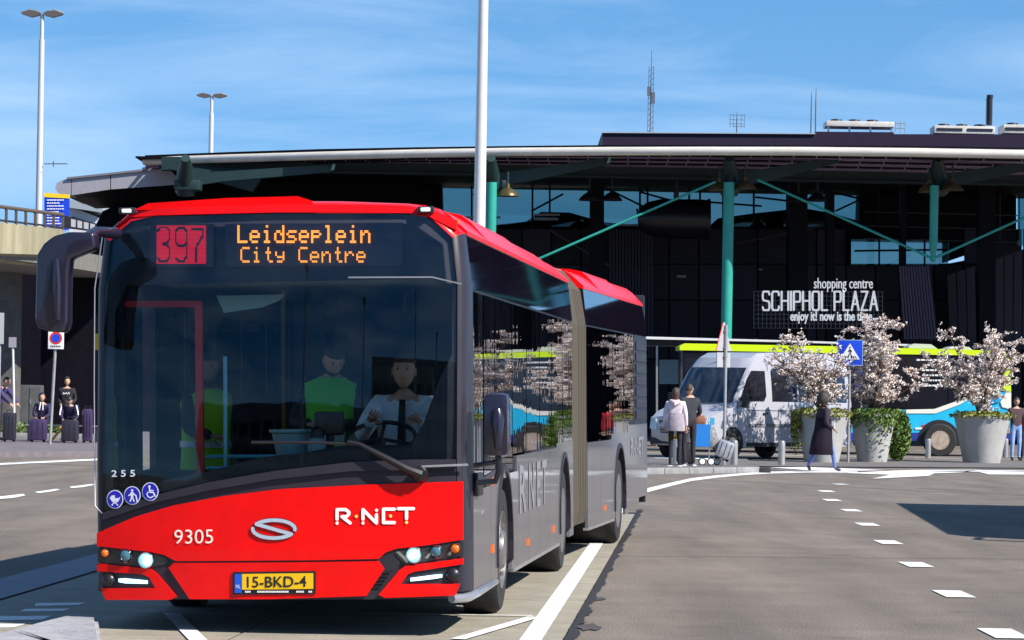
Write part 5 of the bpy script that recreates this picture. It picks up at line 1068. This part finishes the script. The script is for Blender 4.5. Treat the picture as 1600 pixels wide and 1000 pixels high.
mesh1('aerial', vblk, van, lambda b: tube(b, [(.1, 1.78, 2.4), (.1, 1.76, 2.72)], [.03, .006], 5))

van.scale = (1.08, 1.04, 1.08)

# ================================================================ YELLOW AND BLUE BUS
YY = 96
yb = empty('parked_bus', Vector((W(1320, 700, YY).x, YY, .02)), 0, 'parked bus with lime yellow roof stripe and cyan lower body behind the planters', 'bus')
lime = mat('lime_paint', (.62, .86, .002), .35, coat=.5); cyan = mat('cyan_paint', (.015, .46, .72), .35, coat=.5, var=.06); cream2 = mat('bus_cream', (.78, .76, .66), .35, coat=.5); dblue = mat('bus_blue', (.02, .04, .26), .4); bgl = mat('bus_black_glass', (.010, .009, .014), .08, coat=1)
def yq(name, m, P, off=0, th=.02, sm=0): return pp2(yb, name, m, P, YY - off, th, sm)
yq('body', bgl, [(1066, 546), (1075, 541), (1572, 554), (1577, 600), (1578, 690), (1066, 692)], 0, 2.4)
yq('roof_stripe', lime, [(1062, 541), (1070, 536.5), (1300, 541), (1560, 548), (1572, 552), (1575, 560), (1560, 556), (1300, 551.5), (1062, 547)], .05, 2.5)
yq('roof_stripe', mat('stripe_grey', (.5, .5, .5), .5), [(1150, 551), (1182, 552), (1182, 554), (1150, 553)], .06, .02)
yq('roof_pod', mat('pod_grey', (.45, .45, .46), .5), [(1420, 541), (1428, 537), (1455, 538), (1465, 545), (1420, 544)], -.6, 1.4); yq('roof_pod', MT['pod_grey'], [(1478, 545), (1488, 541), (1514, 542), (1520, 547)], -.6, 1.4)
yq('lower_panel', cyan, [(1066, 640), (1416, 640), (1460, 640), (1500, 625), (1535, 606), (1556, 600), (1578, 610), (1579, 676), (1416, 676), (1066, 676)], .04, .04)
yq('swoosh', cream2, [(1416, 640), (1460, 639), (1500, 625), (1535, 604), (1556, 596), (1562, 604), (1530, 614), (1500, 632), (1462, 646), (1416, 646)], .06, .02)
yq('swoosh', mat('swoosh_blue', (.02, .30, .62), .35, coat=.5), [(1536, 622), (1544, 612), (1556, 616), (1563, 627), (1552, 630), (1540, 634)], .09, .02)
yq('skirt', dblue, [(1066, 676), (1579, 676), (1578, 688), (1066, 690)], .05, .03)
yq('corner_pillar', lime, [(1571, 556), (1577, 558), (1580, 612), (1572, 612), (1562, 609), (1568, 590)], .06, 2.5); yq('corner_pillar', cream2, [(1572, 613), (1580, 613), (1580, 640), (1566, 636), (1563, 628)], .07, .05)
for x0, x1 in ((1070, 1140), (1142, 1216), (1218, 1290), (1292, 1350), (1352, 1414), (1417, 1480), (1482, 1560)): yq('window', bgl, [(x0, 558), (x1, 560), (x1, 596 if x1 > 1540 else 637), (x0, 637)], .02, .02)
wc = W(1467, 675, YY)
for xx in (1467, 1130):
    wc = Vector((W(xx, 675, YY).x, YY, .02)); arr = part('wheel_arch', vblk, yb, lambda b: prism(b, [(wc.x + .62 * math.cos(R(k * 12)), .47 + .62 * math.sin(R(k * 12))) for k in range(-1, 17)], lambda u, v, t: Vector((u, YY - .065 + t, v)), 0, .3))
    wq = part('wheel', rubber, yb, lambda b: lathe(b, [(.28, -.30), (.45, -.30), (.49, -.24), (.49, .0), (.28, .0)], 30, (wc.x, YY, .49), 'Y'), 40)
    b_ = bmesh.new(); lathe(b_, [(.29, -.30), (.27, -.27), (.24, -.16), (.13, -.15), (.11, -.26), (0, -.26)], 24, (wc.x, YY, .49), 'Y'); [box(b_, (wc.x + .18 * math.cos(2 * PI * k / 8), YY - .16, .49 + .18 * math.sin(2 * PI * k / 8)), (.035, .06, .035)) for k in range(8)]; b_.transform(Matrix.Translation(-yb.location)); finish(b_, 'rim', mat('worn_rim', (.45, .36, .28), .5, metal=.4, var=.4, vscale=6), wq, 40)
rnd = random.Random(2)
def wl(b):
    for y, x0, x1 in ((561, 1432, 1478), (569, 1443, 1468), (577, 1440, 1474), (585, 1441, 1472), (593, 1441, 1470), (601, 1428, 1476)):
        x = x0
        while x < x1 - 2:
            wd = rnd.uniform(1.6, 6); prism(b, [(W(x, y, YY).x, W(x, y, YY).z), (W(min(x1, x + wd), y, YY).x, W(x, y, YY).z), (W(min(x1, x + wd), y, YY).x, W(x, y + 2.6, YY).z), (W(x, y, YY).x, W(x, y + 2.6, YY).z)], lambda u, v, t: Vector((u, YY - .03 - t, v)), 0, .004); x += wd + 1.2
tag(part('window_print', mat('print_white', (.75, .75, .72), .5), yb, wl), kind='stuff')
yq('white_mark', whiteM, [(1430, 668), (1442, 668), (1442, 671), (1430, 671)], .062, .01); yq('red_mark', redP, [(1441, 664), (1444, 662), (1444, 668), (1441, 668)], .062, .01)
# coach standing in the lane out of frame on the right: its shadow lies on the road in view
def side2(b, w0=2.5): pass
co = empty('waiting_coach', Vector((9.55, 37.6, 0)), -R(3.6), 'white coach waiting in the lane just beyond the right edge', 'coach')
cw = mat('coach_white', (.7, .7, .7), .35, coat=.5)
mesh1('body', cw, co, lambda b: prism(b, [(0, .35), (0, 1.6), (.4, 2.9), (.8, 3.1), (12.6, 3.1), (12.8, 2.6), (12.8, .4)], lambda u, v, t: Vector((t, u, v)), -1.25, 1.25), 0)
for s in (1, -1):
    for k in range(6): mesh1('window', bgl, co, lambda b: box(b, (s * 1.255, 1.6 + k * 1.9, 2.1), (.01, 1.8, 1.0)))
    for yc in (2.4, 9.5): mesh1('wheel', rubber, co, lambda b: lathe(b, [(0, s * 1.26), (.45, s * 1.26), (.49, s * 1.2), (.49, s * .95), (0, s * .95)], 24, (0, yc, .49), 'X'), 40)
    mesh1('side_mirror', black, co, lambda b: (box(b, (s * 1.5, -.3, 2.3), (.15, .18, .5), .03), tube(b, [(s * 1.1, .2, 2.9), (s * 1.5, -.3, 2.6)], .04, 6)))
mesh1('windscreen', bgl, co, lambda b: prism(b, [(-1.15, 1.2), (1.15, 1.2), (1.1, 2.75), (-1.1, 2.75)], lambda u, v, t: Vector((u, (0 if v < 1.6 else .308 * (v - 1.6)) - .02 + t, v)), 0, .015))

# ================================================================ PEOPLE
skinM = mat('skin', (.52, .30, .20), .55); skinT = mat('skin_tan', (.30, .16, .10), .55)
eyeM = mat('eye_dark', (.02, .015, .012), .3); lipM = mat('lips', (.35, .13, .10), .5)
def cloth(n, c, **k): return mat(n, c, .85, var=.18, vscale=10, bump=.35, bscale=14, **k)
def hand(b, w_, d, s, sc, mi):
    """palm and five fingers from the wrist w_ along d"""
    d = d.normalized(); side_ = d.cross(Vector((0, 1, 0.2))).normalized() * s; nrm = d.cross(side_).normalized()
    pc = w_ + d * .045 * sc
    tube(b, [w_ - d * .01, w_ + d * .02 * sc, w_ + d * .07 * sc, w_ + d * .09 * sc], [.022 * sc, .034 * sc, .038 * sc, .03 * sc], 8, mi=mi, sq=(1, .5))
    for k, ln in enumerate((.062, .072, .066, .052)):
        r0 = w_ + d * .085 * sc + side_ * (.028 - .019 * k) * sc; cu = nrm * .3
        tube(b, [r0, r0 + (d + cu * .3) * ln * .5 * sc, r0 + (d * .85 + cu * 1.2) * ln * sc], [.0095 * sc, .009 * sc, .006 * sc], 6, mi=mi)
    r0 = w_ + d * .025 * sc + side_ * .03 * sc; tube(b, [r0, r0 + (d * .6 + side_ * .7) * .035 * sc, r0 + (d + side_ * .5) * .058 * sc], [.012 * sc, .011 * sc, .008 * sc], 6, mi=mi)
def person(lab, loc, rz, sc, J, tops, bottoms, shoes, skin=None, hair=None, hairc=(.02, .014, .01), thick=1.0, armr=.05, group=None, legr=1.0, headturn=0, headdown=0):
    """body grown with a Skin modifier on a posed skeleton; facing -Y"""
    skin = skin or skinM
    D0 = dict(pelvis=(0, 0, .95), waist=(0, 0, 1.10), chest=(0, -.005, 1.30), neck0=(0, 0, 1.46), neck1=(0, -.01, 1.53), head=(0, -.02, 1.645),
              shL=(-.18, 0, 1.41), shR=(.18, 0, 1.41), elL=(-.23, .02, 1.14), elR=(.23, .02, 1.14), wrL=(-.24, -.06, .90), wrR=(.24, -.06, .90),
              hiL=(-.09, 0, .91), hiR=(.09, 0, .91), knL=(-.10, -.02, .50), knR=(.10, -.02, .50), anL=(-.10, .02, .09), anR=(.10, .02, .09), toL=(-.12, -.14, .035), toR=(.12, -.14, .035), haL=None, haR=None)
    D0.update(J); V = {k: Vector(v) for k, v in D0.items() if v}
    o = empty('person', loc, rz, lab, 'person', group); o.scale = (sc, sc, sc)
    t = thick
    Rd = dict(pelvis=(.15 * t, .115 * t), waist=(.135 * t, .10 * t), chest=(.165 * t, .115 * t), neck0=(.075, .07), neck1=(.05, .05), shL=(.07 * t,) * 2, shR=(.07 * t,) * 2, elL=(armr,) * 2, elR=(armr,) * 2, wrL=(armr * .72,) * 2, wrR=(armr * .72,) * 2,
              hiL=(.095 * legr,) * 2, hiR=(.095 * legr,) * 2, knL=(.062 * legr,) * 2, knR=(.062 * legr,) * 2, anL=(.042 * legr,) * 2, anR=(.042 * legr,) * 2, toL=(.036, .036), toR=(.036, .036))
    names = list(Rd); E = [('pelvis', 'waist'), ('waist', 'chest'), ('chest', 'neck0'), ('neck0', 'neck1')]
    for s in 'LR': E += [('chest', 'sh' + s), ('sh' + s, 'el' + s), ('el' + s, 'wr' + s), ('pelvis', 'hi' + s), ('hi' + s, 'kn' + s), ('kn' + s, 'an' + s), ('an' + s, 'to' + s)]
    me = bpy.data.meshes.new('tmp'); me.from_pydata([V[n] for n in names], [(names.index(a), names.index(b)) for a, b in E], []); to = bpy.data.objects.new('tmp', me); COL.objects.link(to)
    md = to.modifiers.new('s', 'SKIN'); sv = me.skin_vertices[0].data
    for i, n in enumerate(names): sv[i].radius = Rd[n]; sv[i].use_root = (n == 'pelvis')
    sb = to.modifiers.new('u', 'SUBSURF'); sb.levels = 2; sb.render_levels = 2
    dg = bpy.context.evaluated_depsgraph_get(); dg.update(); em = bpy.data.meshes.new_from_object(to.evaluated_get(dg)); b = bmesh.new(); b.from_mesh(em)
    bpy.data.objects.remove(to); bpy.data.meshes.remove(em)
    def seg(p, a, c):
        d = c - a; q = max(0, min(1, (p - a).dot(d) / max(1e-9, d.length_squared))); return (p - (a + d * q)).length - .02
    reg = [(V[a], V[c], {'neck0': 0}.get(a, 1 if a in ('pelvis', 'waist', 'chest') and not c.startswith('hi') or a.startswith('sh') or a.startswith('el') else 2)) for a, c in E]
    reg = [(a, c, (3 if E[i][0].startswith('an') else m)) for i, (a, c, m) in enumerate(reg)]
    for f in b.faces:
        p = f.calc_center_median(); f.material_index = min(reg, key=lambda r: seg(p, r[0], r[1]))[2]; f.smooth = True
        if f.material_index == 1 and p.z < V['pelvis'].z - .0 and (p - V['pelvis']).length < .2: f.material_index = 2
    for s, sg_ in (('L', -1), ('R', 1)): hand(b, V['wr' + s], (Vector(V['ha' + s]) - V['wr' + s]) if ('ha' + s) in V else (V['wr' + s] - V['el' + s]), sg_, 1.0, 0)
    # head: shaped ellipsoid with brow, nose, lips, chin, ears
    hc = V['head']; HM = Matrix.Translation(hc) @ Matrix.Rotation(headturn, 4, 'Z') @ Matrix.Rotation(headdown, 4, 'X')
    r = bmesh.ops.create_uvsphere(b, u_segments=20, v_segments=14, radius=1)
    for v in r['verts']:
        x, y, z = v.co; wd = .076 * (1 - .22 * max(0, -z) ** 1.5); yy_ = y * .095
        if y < 0 and z < 0: yy_ += .006 * -z
        if y > 0 and z < -.3: yy_ *= 1 - .35 * (-z - .3)
        if y < -.6 and abs(x) < .18 and -.35 < z < .15: yy_ -= .018 * (1 - abs(x) / .18) * (.6 + .8 * max(0, -z))
        v.co = HM @ Vector((x * wd, yy_, z * .118))
    for s in (-1, 1):
        for c, rad, mi in (((s * .03, -.083, .012), .0078, 4), ((s * .077, .008, -.005), .02, 0)):
            q = bmesh.ops.create_uvsphere(b, u_segments=8, v_segments=6, radius=rad)
            for v in q['verts']:
                if mi == 0: v.co.x *= .4; v.co.z *= 1.5
                v.co = HM @ (v.co + Vector(c))
            for f in {f for v in q['verts'] for f in v.link_faces}: f.material_index = mi
        box(b, (s * .03, -.088, .030), (.028, .006, .004), mi=4, mtx=HM)
    box(b, (0, -.088, -.052), (.04, .01, .011), .003, mi=5, mtx=HM); 
    for f in b.faces: f.smooth = True
    finish(b, 'body', [skin, tops, bottoms, shoes, eyeM, lipM], o, 60)
    if hair:
        hb = bmesh.new(); r = bmesh.ops.create_uvsphere(hb, u_segments=22, v_segments=14, radius=1)
        kill = []
        for v in r['verts']:
            x, y, z = v.co; lim = {'short': -.05 if y > 0 else .42, 'long': -9 if y > .05 else .42, 'curly': -.5 if y > -.2 else .3, 'hood': -.95 if y > -.35 else .5}[hair]
            if z < lim - (.3 if hair == 'short' and y > .4 else 0): kill.append(v)
            g = {'short': 1.09, 'long': 1.15, 'curly': 1.8, 'hood': 1.28}[hair]; nz = 1 + (.12 if hair == 'curly' else .03) * noise.noise(Vector((x * 3, y * 3, z * 3)) * 1.7)
            zz = z * .118 * g * nz
            if hair == 'long' and z < -.3: zz = z * .23
            v.co = HM @ Vector((x * .08 * g * nz, y * .10 * g * nz + .006, zz))
        bmesh.ops.delete(hb, geom=kill, context='VERTS'); hm = mat('hair_%d' % int(hairc[0] * 1000), hairc, .6, var=.3, vscale=40, bump=.5, bscale=80, stretch=(1, 1, .3)) if hair != 'hood' else tops
        finish(hb, 'hood' if hair == 'hood' else 'hair', hm, o, 60)
    return o, V
def shell(o, name, m, rings, smooth=60, cap=False, n=20, fold=.0, seed=0):
    """garment hanging round the body: rings of (centre, rx, ry)"""
    b = bmesh.new(); rg = []
    for i, (c, rx, ry) in enumerate(rings):
        rg.append([b.verts.new(Vector(c) + Vector((math.cos(a) * rx * (1 + fold * math.sin(a * 7 + seed) * i / len(rings)), math.sin(a) * ry * (1 + fold * math.cos(a * 6 + seed) * i / len(rings)), 0))) for a in [2 * PI * k / n for k in range(n)]])
    for r0, r1 in zip(rg, rg[1:]):
        for k in range(n): b.faces.new((r0[k], r0[(k + 1) % n], r1[(k + 1) % n], r1[k]))
    g = bmesh.ops.solidify(b, geom=b.faces[:], thickness=.008)
    return finish(b, name, m, o, smooth)
blk = cloth('black_cloth', (.012, .011, .014)); jean = cloth('jeans_blue', (.10, .16, .40)); pinkc = cloth('pale_pink_coat', (.62, .55, .60)); dkp = cloth('dark_trousers', (.018, .014, .022)); shoeB = mat('black_shoe', (.012, .012, .012), .5); soleW = mat('white_sole', (.75, .75, .75), .6)
# pale pink coat, seen from behind
p = G(1054, 729, .12); o, V = person('person in pale pink hooded coat and black leggings seen from behind', p, R(170), .965, dict(toL=(-.13, -.15, .035), haL=None), pinkc, dkp, shoeB, hair='long', hairc=(.06, .03, .02), thick=1.12, armr=.06, legr=.85)
shell(o, 'coat_skirt', pinkc, [((0, 0, 1.2), .205, .165), ((0, 0, 1.0), .215, .18), ((0, 0, .84), .225, .19), ((0, 0, .80), .215, .18)], fold=.03)
b = bmesh.new(); tube(b, [(-.10, .07, 1.46), (0, .13, 1.42), (.10, .07, 1.46), (.08, -.06, 1.47)], [.05, .075, .05, .03], 10); finish(b, 'hood', cloth('pink_hood', (.72, .52, .52)), o, 60)
for s in (-1, 1): boxo('shoe_sole', soleW, o, (s * .115, -.06, .014), (.085, .26, .026), .008)
# black jacket man pushing the trolley
p = G(1076, 728, .12); o, V = person('person in black leather jacket holding the luggage trolley, seen from behind', p, R(200), 1.02, dict(elR=(.27, -.02, 1.15), wrR=(.22, -.26, 1.06), elL=(-.27, -.05, 1.15), wrL=(-.24, -.28, 1.05), knR=(.11, -.03, .5)), cloth('black_leather', (.022, .022, .028), coat=.4), dkp, shoeB, hair='short', hairc=(.035, .02, .014), thick=1.08, armr=.055, headturn=R(-50))
for s in (-1, 1): boxo('shoe_sole', soleW, o, (s * .115, -.06, .014), (.085, .26, .026), .008)
# trolley with cases
tp = G(1103, 727, .12); tr = empty('luggage_trolley', tp, R(10), 'steel airport luggage trolley with blue advert panel beside the jacket wearer', 'trolley')
mesh1('frame', steel, tr, lambda b: (tube(b, [(-.26, .0, 1.05), (-.26, 0, .15), (.5, 0, .12)], .018, 8), tube(b, [(-.26, .5, 1.05), (-.26, .5, .15), (.5, .5, .12)], .018, 8), tube(b, [(-.34, 0, 1.08), (-.34, .5, 1.08)], .02, 8), tube(b, [(-.34, 0, 1.08), (-.26, 0, 1.0)], .018, 8), tube(b, [(.1, 0, 1.05), (.06, 0, .1)], .014, 8)), 40)
mesh1('advert_panel', mat('panel_blue', (.01, .16, .50), .4), tr, lambda b: box(b, (-.10, -.03, .66), (.36, .02, .50)), 0); mesh1('advert_top', mat('panel_teal', (.03, .30, .5), .4), tr, lambda b: box(b, (.12, -.03, .98), (.10, .02, .16)), 0)
for x, y in ((-.1, 0), (.1, .0), (.30, .25)):
    wq = mesh1('wheel', rubber, tr, lambda b: lathe(b, [(.06, -.02), (.085, -.02), (.085, .02), (.06, .02)], 18, (x + .0, y - .05, .085), 'Y'), 40); mesh1('hub', whiteM, wq, lambda b: lathe(b, [(0, -.022), (.062, -.022), (.062, .022), (0, .022)], 16, (x, y - .05, .085), 'Y'), 40)
def suitcase(loc, rz, sz, m, lab, lean=0, wheels=True, group=None):
    o = mesh1('suitcase', m, None, lambda b: box(b, (0, 0, sz[2] / 2 + .05), sz, min(sz) * .22), 40); o.location = loc; o.rotation_euler = (0, lean, rz); tag(o, lab, 'suitcase', group)
    mesh1('handle', satin, o, lambda b: tube(b, [(-.07, 0, sz[2] + .05), (-.07, 0, sz[2] + .12), (.07, 0, sz[2] + .12), (.07, 0, sz[2] + .05)], .012, 6), 40)
    mesh1('seam', satin, o, lambda b: [box(b, (q * sz[0] * .3, -sz[1] / 2 - .002, sz[2] / 2 + .05), (.012, .012, sz[2] * .72)) for q in (-1, 0, 1)])
    for s in (-1, 1): mesh1('wheel', rubber, o, lambda b: lathe(b, [(0, -.015), (.035, -.015), (.035, .015), (0, .015)], 12, (s * sz[0] * .35, 0, .035), 'Y'), 40)
    return o
suitcase(tp + Vector((.34, .05, .12)), 0, (.36, .3, .40), mat('silver_case', (.42, .43, .45), .35, metal=.4, var=.25, vscale=8), 'silver grey hard suitcase lying on the front of the trolley', R(18))
suitcase(tp + Vector((-.48, -.02, .0)), .2, (.34, .24, .36), blk, 'black bag on the ground between the trolley and the jacket wearer')
bgm = mesh1('bag', mat('brown_paper', (.22, .09, .05), .8, var=.4), None, lambda b: box(b, (0, 0, 0), (.30, .3, .22), .06), 40); bgm.location = tp + Vector((-.18, .16, 1.0)); tag(bgm, 'brown and red bag stacked on top of the luggage trolley', 'bag'); mesh1('handle', redP, bgm, lambda b: tube(b, [(-.08, 0, .1), (0, 0, .18), (.08, 0, .1)], .012, 6))
gb = mesh1('bag', mat('patterned_bag', (.10, .10, .10), .7, col2=(.55, .55, .53), var=.3, vscale=22), None, lambda b: box(b, (0, 0, 0), (.24, .28, .48), .06), 40); gb.location = tp + Vector((.16, .2, .62)); gb.rotation_euler = (0, R(-14), 0); tag(gb, 'grey and white patterned bag leaning upright on the trolley', 'bag'); mesh1('handle', satin, gb, lambda b: tube(b, [(-.06, 0, .27), (0, 0, .36), (.06, 0, .27)], .012, 6))
# woman in the dark coat walking left to right
p = G(1285, 738, 0); o, V = person('person in long dark coat and blue jeans striding across the crossing', p, R(112), .98, dict(knL=(-.09, -.20, .50), anL=(-.09, -.27, .10), toL=(-.09, -.42, .05), knR=(.09, .10, .52), anR=(.09, .33, .15), toR=(.09, .26, .03), elR=(.22, .04, 1.14), wrR=(.2, -.16, 1.02), elL=(-.23, .05, 1.13), wrL=(-.2, -.15, 1.0)), cloth('dark_coat', (.022, .012, .030)), jean, shoeB, skin=skinT, hair='curly', thick=1.15, armr=.06, legr=.9)
o.location.z = 0.0
shell(o, 'coat_skirt', MT['dark_coat'], [((0, 0, 1.24), .20, .17), ((0, 0, 1.0), .215, .20), ((0, .03, .72), .225, .25), ((0, .04, .42), .235, .29), ((0, .04, .40), .22, .27)], fold=.05)
mesh1('phone', whiteM, None, lambda b: box(b, (0, 0, 0), (.02, .07, .13), .005)).location = p + Vector((.24, -.1, 1.05)); ph = bpy.data.objects['phone']; tag(ph, 'white phone held by the walker in the dark coat', 'phone')
# right edge pair
p = Vector((W(1587, 696, 90).x, 90, .02)); o, V = person('person in brown jacket and pale blue jeans at the right picture edge', p, R(8), 1.0, {}, cloth('brown_jacket', (.07, .04, .045)), cloth('pale_jeans', (.22, .34, .62)), shoeB, hair='short', hairc=(.03, .02, .012), thick=1.1)
p = Vector((W(1603, 696, 91).x, 91, .02)); person('person in red top half cut by the right picture edge', p, R(-10), .97, {}, cloth('red_top', (.45, .02, .03)), dkp, shoeB, hair='short', thick=1.0)
# left group
def at(x, Y, z=.13): return Vector((W(x, 600, Y).x, Y, z))
navy = cloth('navy_jacket', (.022, .016, .06)); hood = cloth('black_hoodie', (.014, .012, .016))
sit = dict(pelvis=(0, .1, .55), waist=(0, .08, .68), chest=(0, .02, .88), neck0=(0, -.02, 1.03), neck1=(0, -.04, 1.10), head=(0, -.07, 1.21), shL=(-.18, 0, .98), shR=(.18, 0, .98), elL=(-.22, -.10, .74), elR=(.22, -.10, .74), wrL=(-.12, -.30, .66), wrR=(.12, -.30, .66), hiL=(-.09, .06, .52), hiR=(.09, .06, .52), knL=(-.13, -.36, .52), knR=(.13, -.36, .52), anL=(-.13, -.36, .09), anR=(.13, -.36, .09), toL=(-.14, -.52, .035), toR=(.14, -.52, .035))
o, V = person('person in black hoodie with white chest print standing behind the suitcases', at(105, 88.3), 0, .98, dict(wrL=(-.14, -.2, 1.02), wrR=(.12, -.2, 1.02)), hood, dkp, shoeB, hair='hood', thick=1.2, armr=.06)
mesh1('chest_print', whiteM, o, lambda b: strokes(b, [[(-.09, 1.30), (-.07, 1.34), (-.05, 1.30)], [(-.03, 1.31), (.0, 1.34), (.02, 1.31)], [(.04, 1.30), (.07, 1.35), (.09, 1.31)]], .018, lambda u, v, t: Vector((u, -.158 - t, v))))
o, V = person('person in dark jacket with white stripes bent forward on a bench', at(108, 86.8), R(10), 1.0, dict(sit, neck0=(0, -.16, .98), neck1=(0, -.2, 1.03), head=(0, -.27, 1.10), chest=(0, -.08, .85), shL=(-.18, -.13, .93), shR=(.18, -.13, .93), elL=(-.22, -.25, .7), wrL=(-.16, -.38, .6), elR=(.22, -.25, .7), wrR=(.16, -.38, .6)), navy, dkp, shoeB, hair='short', thick=1.15, headdown=R(30), armr=.055)
mesh1('jacket_stripe', whiteM, o, lambda b: [tube(b, [(s * .19, -.20, .98), (s * .235, -.28, .80), (s * .24, -.32, .72)], .018, 6) for s in (-1, 1)])
o, V = person('person in dark cap sitting behind the leftmost upright suitcase', at(67, 87.6), R(-5), .97, sit, navy, dkp, shoeB, hair='hood', thick=1.1)
mesh1('scarf', mat('scarf_white', (.6, .6, .62), .8), o, lambda b: [tube(b, [(s * .03, -.10, 1.08), (s * .05, -.17, .86)], .02, 6) for s in (-1, 1)])
o, V = person('person in purple navy jacket leaning in from the left edge', at(-4, 86.5), R(60), 1.02, dict(chest=(0, -.12, 1.26), neck0=(0, -.2, 1.40), neck1=(0, -.24, 1.46), head=(0, -.32, 1.55), shL=(-.18, -.17, 1.35), shR=(.18, -.17, 1.35), elL=(-.2, -.36, 1.17), wrL=(-.14, -.55, .99), elR=(.2, -.36, 1.17), wrR=(.14, -.55, .99)), cloth('purple_jacket', (.05, .035, .13)), dkp, shoeB, hair='short', thick=1.25, armr=.07)
bn = empty('bench', at(100, 87.3), 0, 'grey slatted bench under the people by the suitcases', 'bench')
for k in range(4): mesh1('seat_slat', steel, bn, lambda b: box(b, (0, -.18 + k * .1, .43), (2.0, .085, .03), .006))
for x in (-.9, 0, .9): mesh1('leg', satin, bn, lambda b: box(b, (x, -.03, .2), (.05, .35, .42)))
pur = mat('purple_case', (.045, .025, .085), .5, coat=.3, var=.15, vscale=5)
for x, Y, sz, lab in ((16, 85.6, (.34, .26, .72), 'dark upright suitcase in front of the leaning person at far left'), (61, 86, (.46, .3, .56), 'dark purple suitcase left of the leaning sign post'), (111, 85.5, (.44, .3, .56), 'dark purple suitcase in front of the bent person'), (138, 86, (.26, .26, .85), 'tall purple suitcase nearest the bus side')):
    suitcase(at(x, Y), 0, sz, pur, lab, group='dark suitcases at the left')
for o_ in [q for q in bpy.data.objects if q.get('group') == 'dark suitcases at the left'][::2]: o_.data.materials[0] = mat('black_case', (.02, .017, .03), .5, coat=.3)
yw = mesh1('strap_bag', mat('orange_strap', (.75, .35, .05), .6), None, lambda b: tube(b, [(0, 0, .05), (.16, 0, .25), (.28, 0, .42), (.36, 0, .44)], [.03, .035, .05, .03], 8), 50); yw.location = at(82, 85.8); tag(yw, 'orange bag strap lying against the purple suitcase', 'strap'); mesh1('buckle', steel, yw, lambda b: box(b, (.2, -.03, .3), (.04, .02, .04)))

# ---- people in the bus
def inbus(x, y, z): return BM @ KN @ Vector((x, y, z))
shirt = cloth('white_shirt', (.72, .76, .80)); hiv = mat('hi_vis_yellow', (.50, 1.0, .01), .7, var=.08, emit=0); hig = mat('hi_vis_green', (.22, .98, .08), .7, var=.08)
seat = dict(sit, wrL=(-.16, -.48, .88), wrR=(.16, -.48, .88), elL=(-.26, -.2, .78), elR=(.26, -.2, .78))
o, V = person('bus driver in white shirt and dark tie at the steering wheel', inbus(.66, 1.45, .52), -TH, 1.06, seat, shirt, dkp, shoeB, hair='short', hairc=(.06, .05, .045), thick=1.15, armr=.06)
mesh1('tie', blk, o, lambda b: prism(b, [(-.03, .70), (0, .64), (.03, .70), (.02, 1.02), (-.02, 1.02)], lambda u, v, t: Vector((u, -.125 - t + .0 * v, v)), 0, .012))
o, V = person('person in green hi-vis vest bending his head beside the driver', inbus(.11, 1.62, .36), -TH, .95, dict(head=(.03, -.14, 1.60), neck1=(.01, -.06, 1.52), wrL=(-.12, -.3, 1.12), wrR=(.12, -.3, 1.12), elL=(-.26, -.08, 1.12), elR=(.26, -.08, 1.12)), blk, dkp, shoeB, hair='short', thick=1.25, armr=.065, headdown=R(28), headturn=R(25))
def vest(o, m, half):
    sh_ = shell(o, 'safety_vest', m, [((0, -.0, 1.475), .11, .09), ((0, 0, 1.43), .225, .15), ((0, -.0, 1.34), .235, .172), ((0, 0, 1.2), .215, .168), ((0, 0, 1.0), .215, .17), ((0, 0, .82), .22, .175)], n=26, fold=.03)
    mesh1('reflective_band', mat('reflective_grey', (.55, .57, .58), .4), sh_, lambda b: [lathe(b, [(.222, z), (.226, z), (.226, z + .05), (.222, z + .05), (.222, z)], 26) for z in (1.0,)]).scale = (1, .8, 1); return sh_
vest(o, hig, 0)
hmm = Matrix.Translation(V['head']) @ Matrix.Rotation(R(25), 4, 'Z') @ Matrix.Rotation(R(28), 4, 'X')
bb_ = bmesh.new(); rr_ = bmesh.ops.create_uvsphere(bb_, u_segments=18, v_segments=12, radius=1)
bmesh.ops.delete(bb_, geom=[v for v in bb_.verts if v.co.z > -.32 + .5 * max(0, v.co.y) or v.co.y > .35], context='VERTS')
for v in bb_.verts: v.co = hmm @ Vector((v.co.x * .076, v.co.y * .101, v.co.z * .126))
finish(bb_, 'beard', mat('beard', (.035, .022, .015), .9, bump=.5, bscale=90), o, 60)
o, V = person('person in yellow hi-vis vest standing inside the bus door', inbus(-.86, 1.95, .36), -TH + R(50), .90, dict(elL=(-.24, -.06, 1.14), wrL=(-.15, -.26, 1.1)), blk, dkp, shoeB, hair='short', thick=1.2, armr=.06, skin=skinT)
vest(o, hiv, 0)
S.view_layers[0].update() if 0 else None
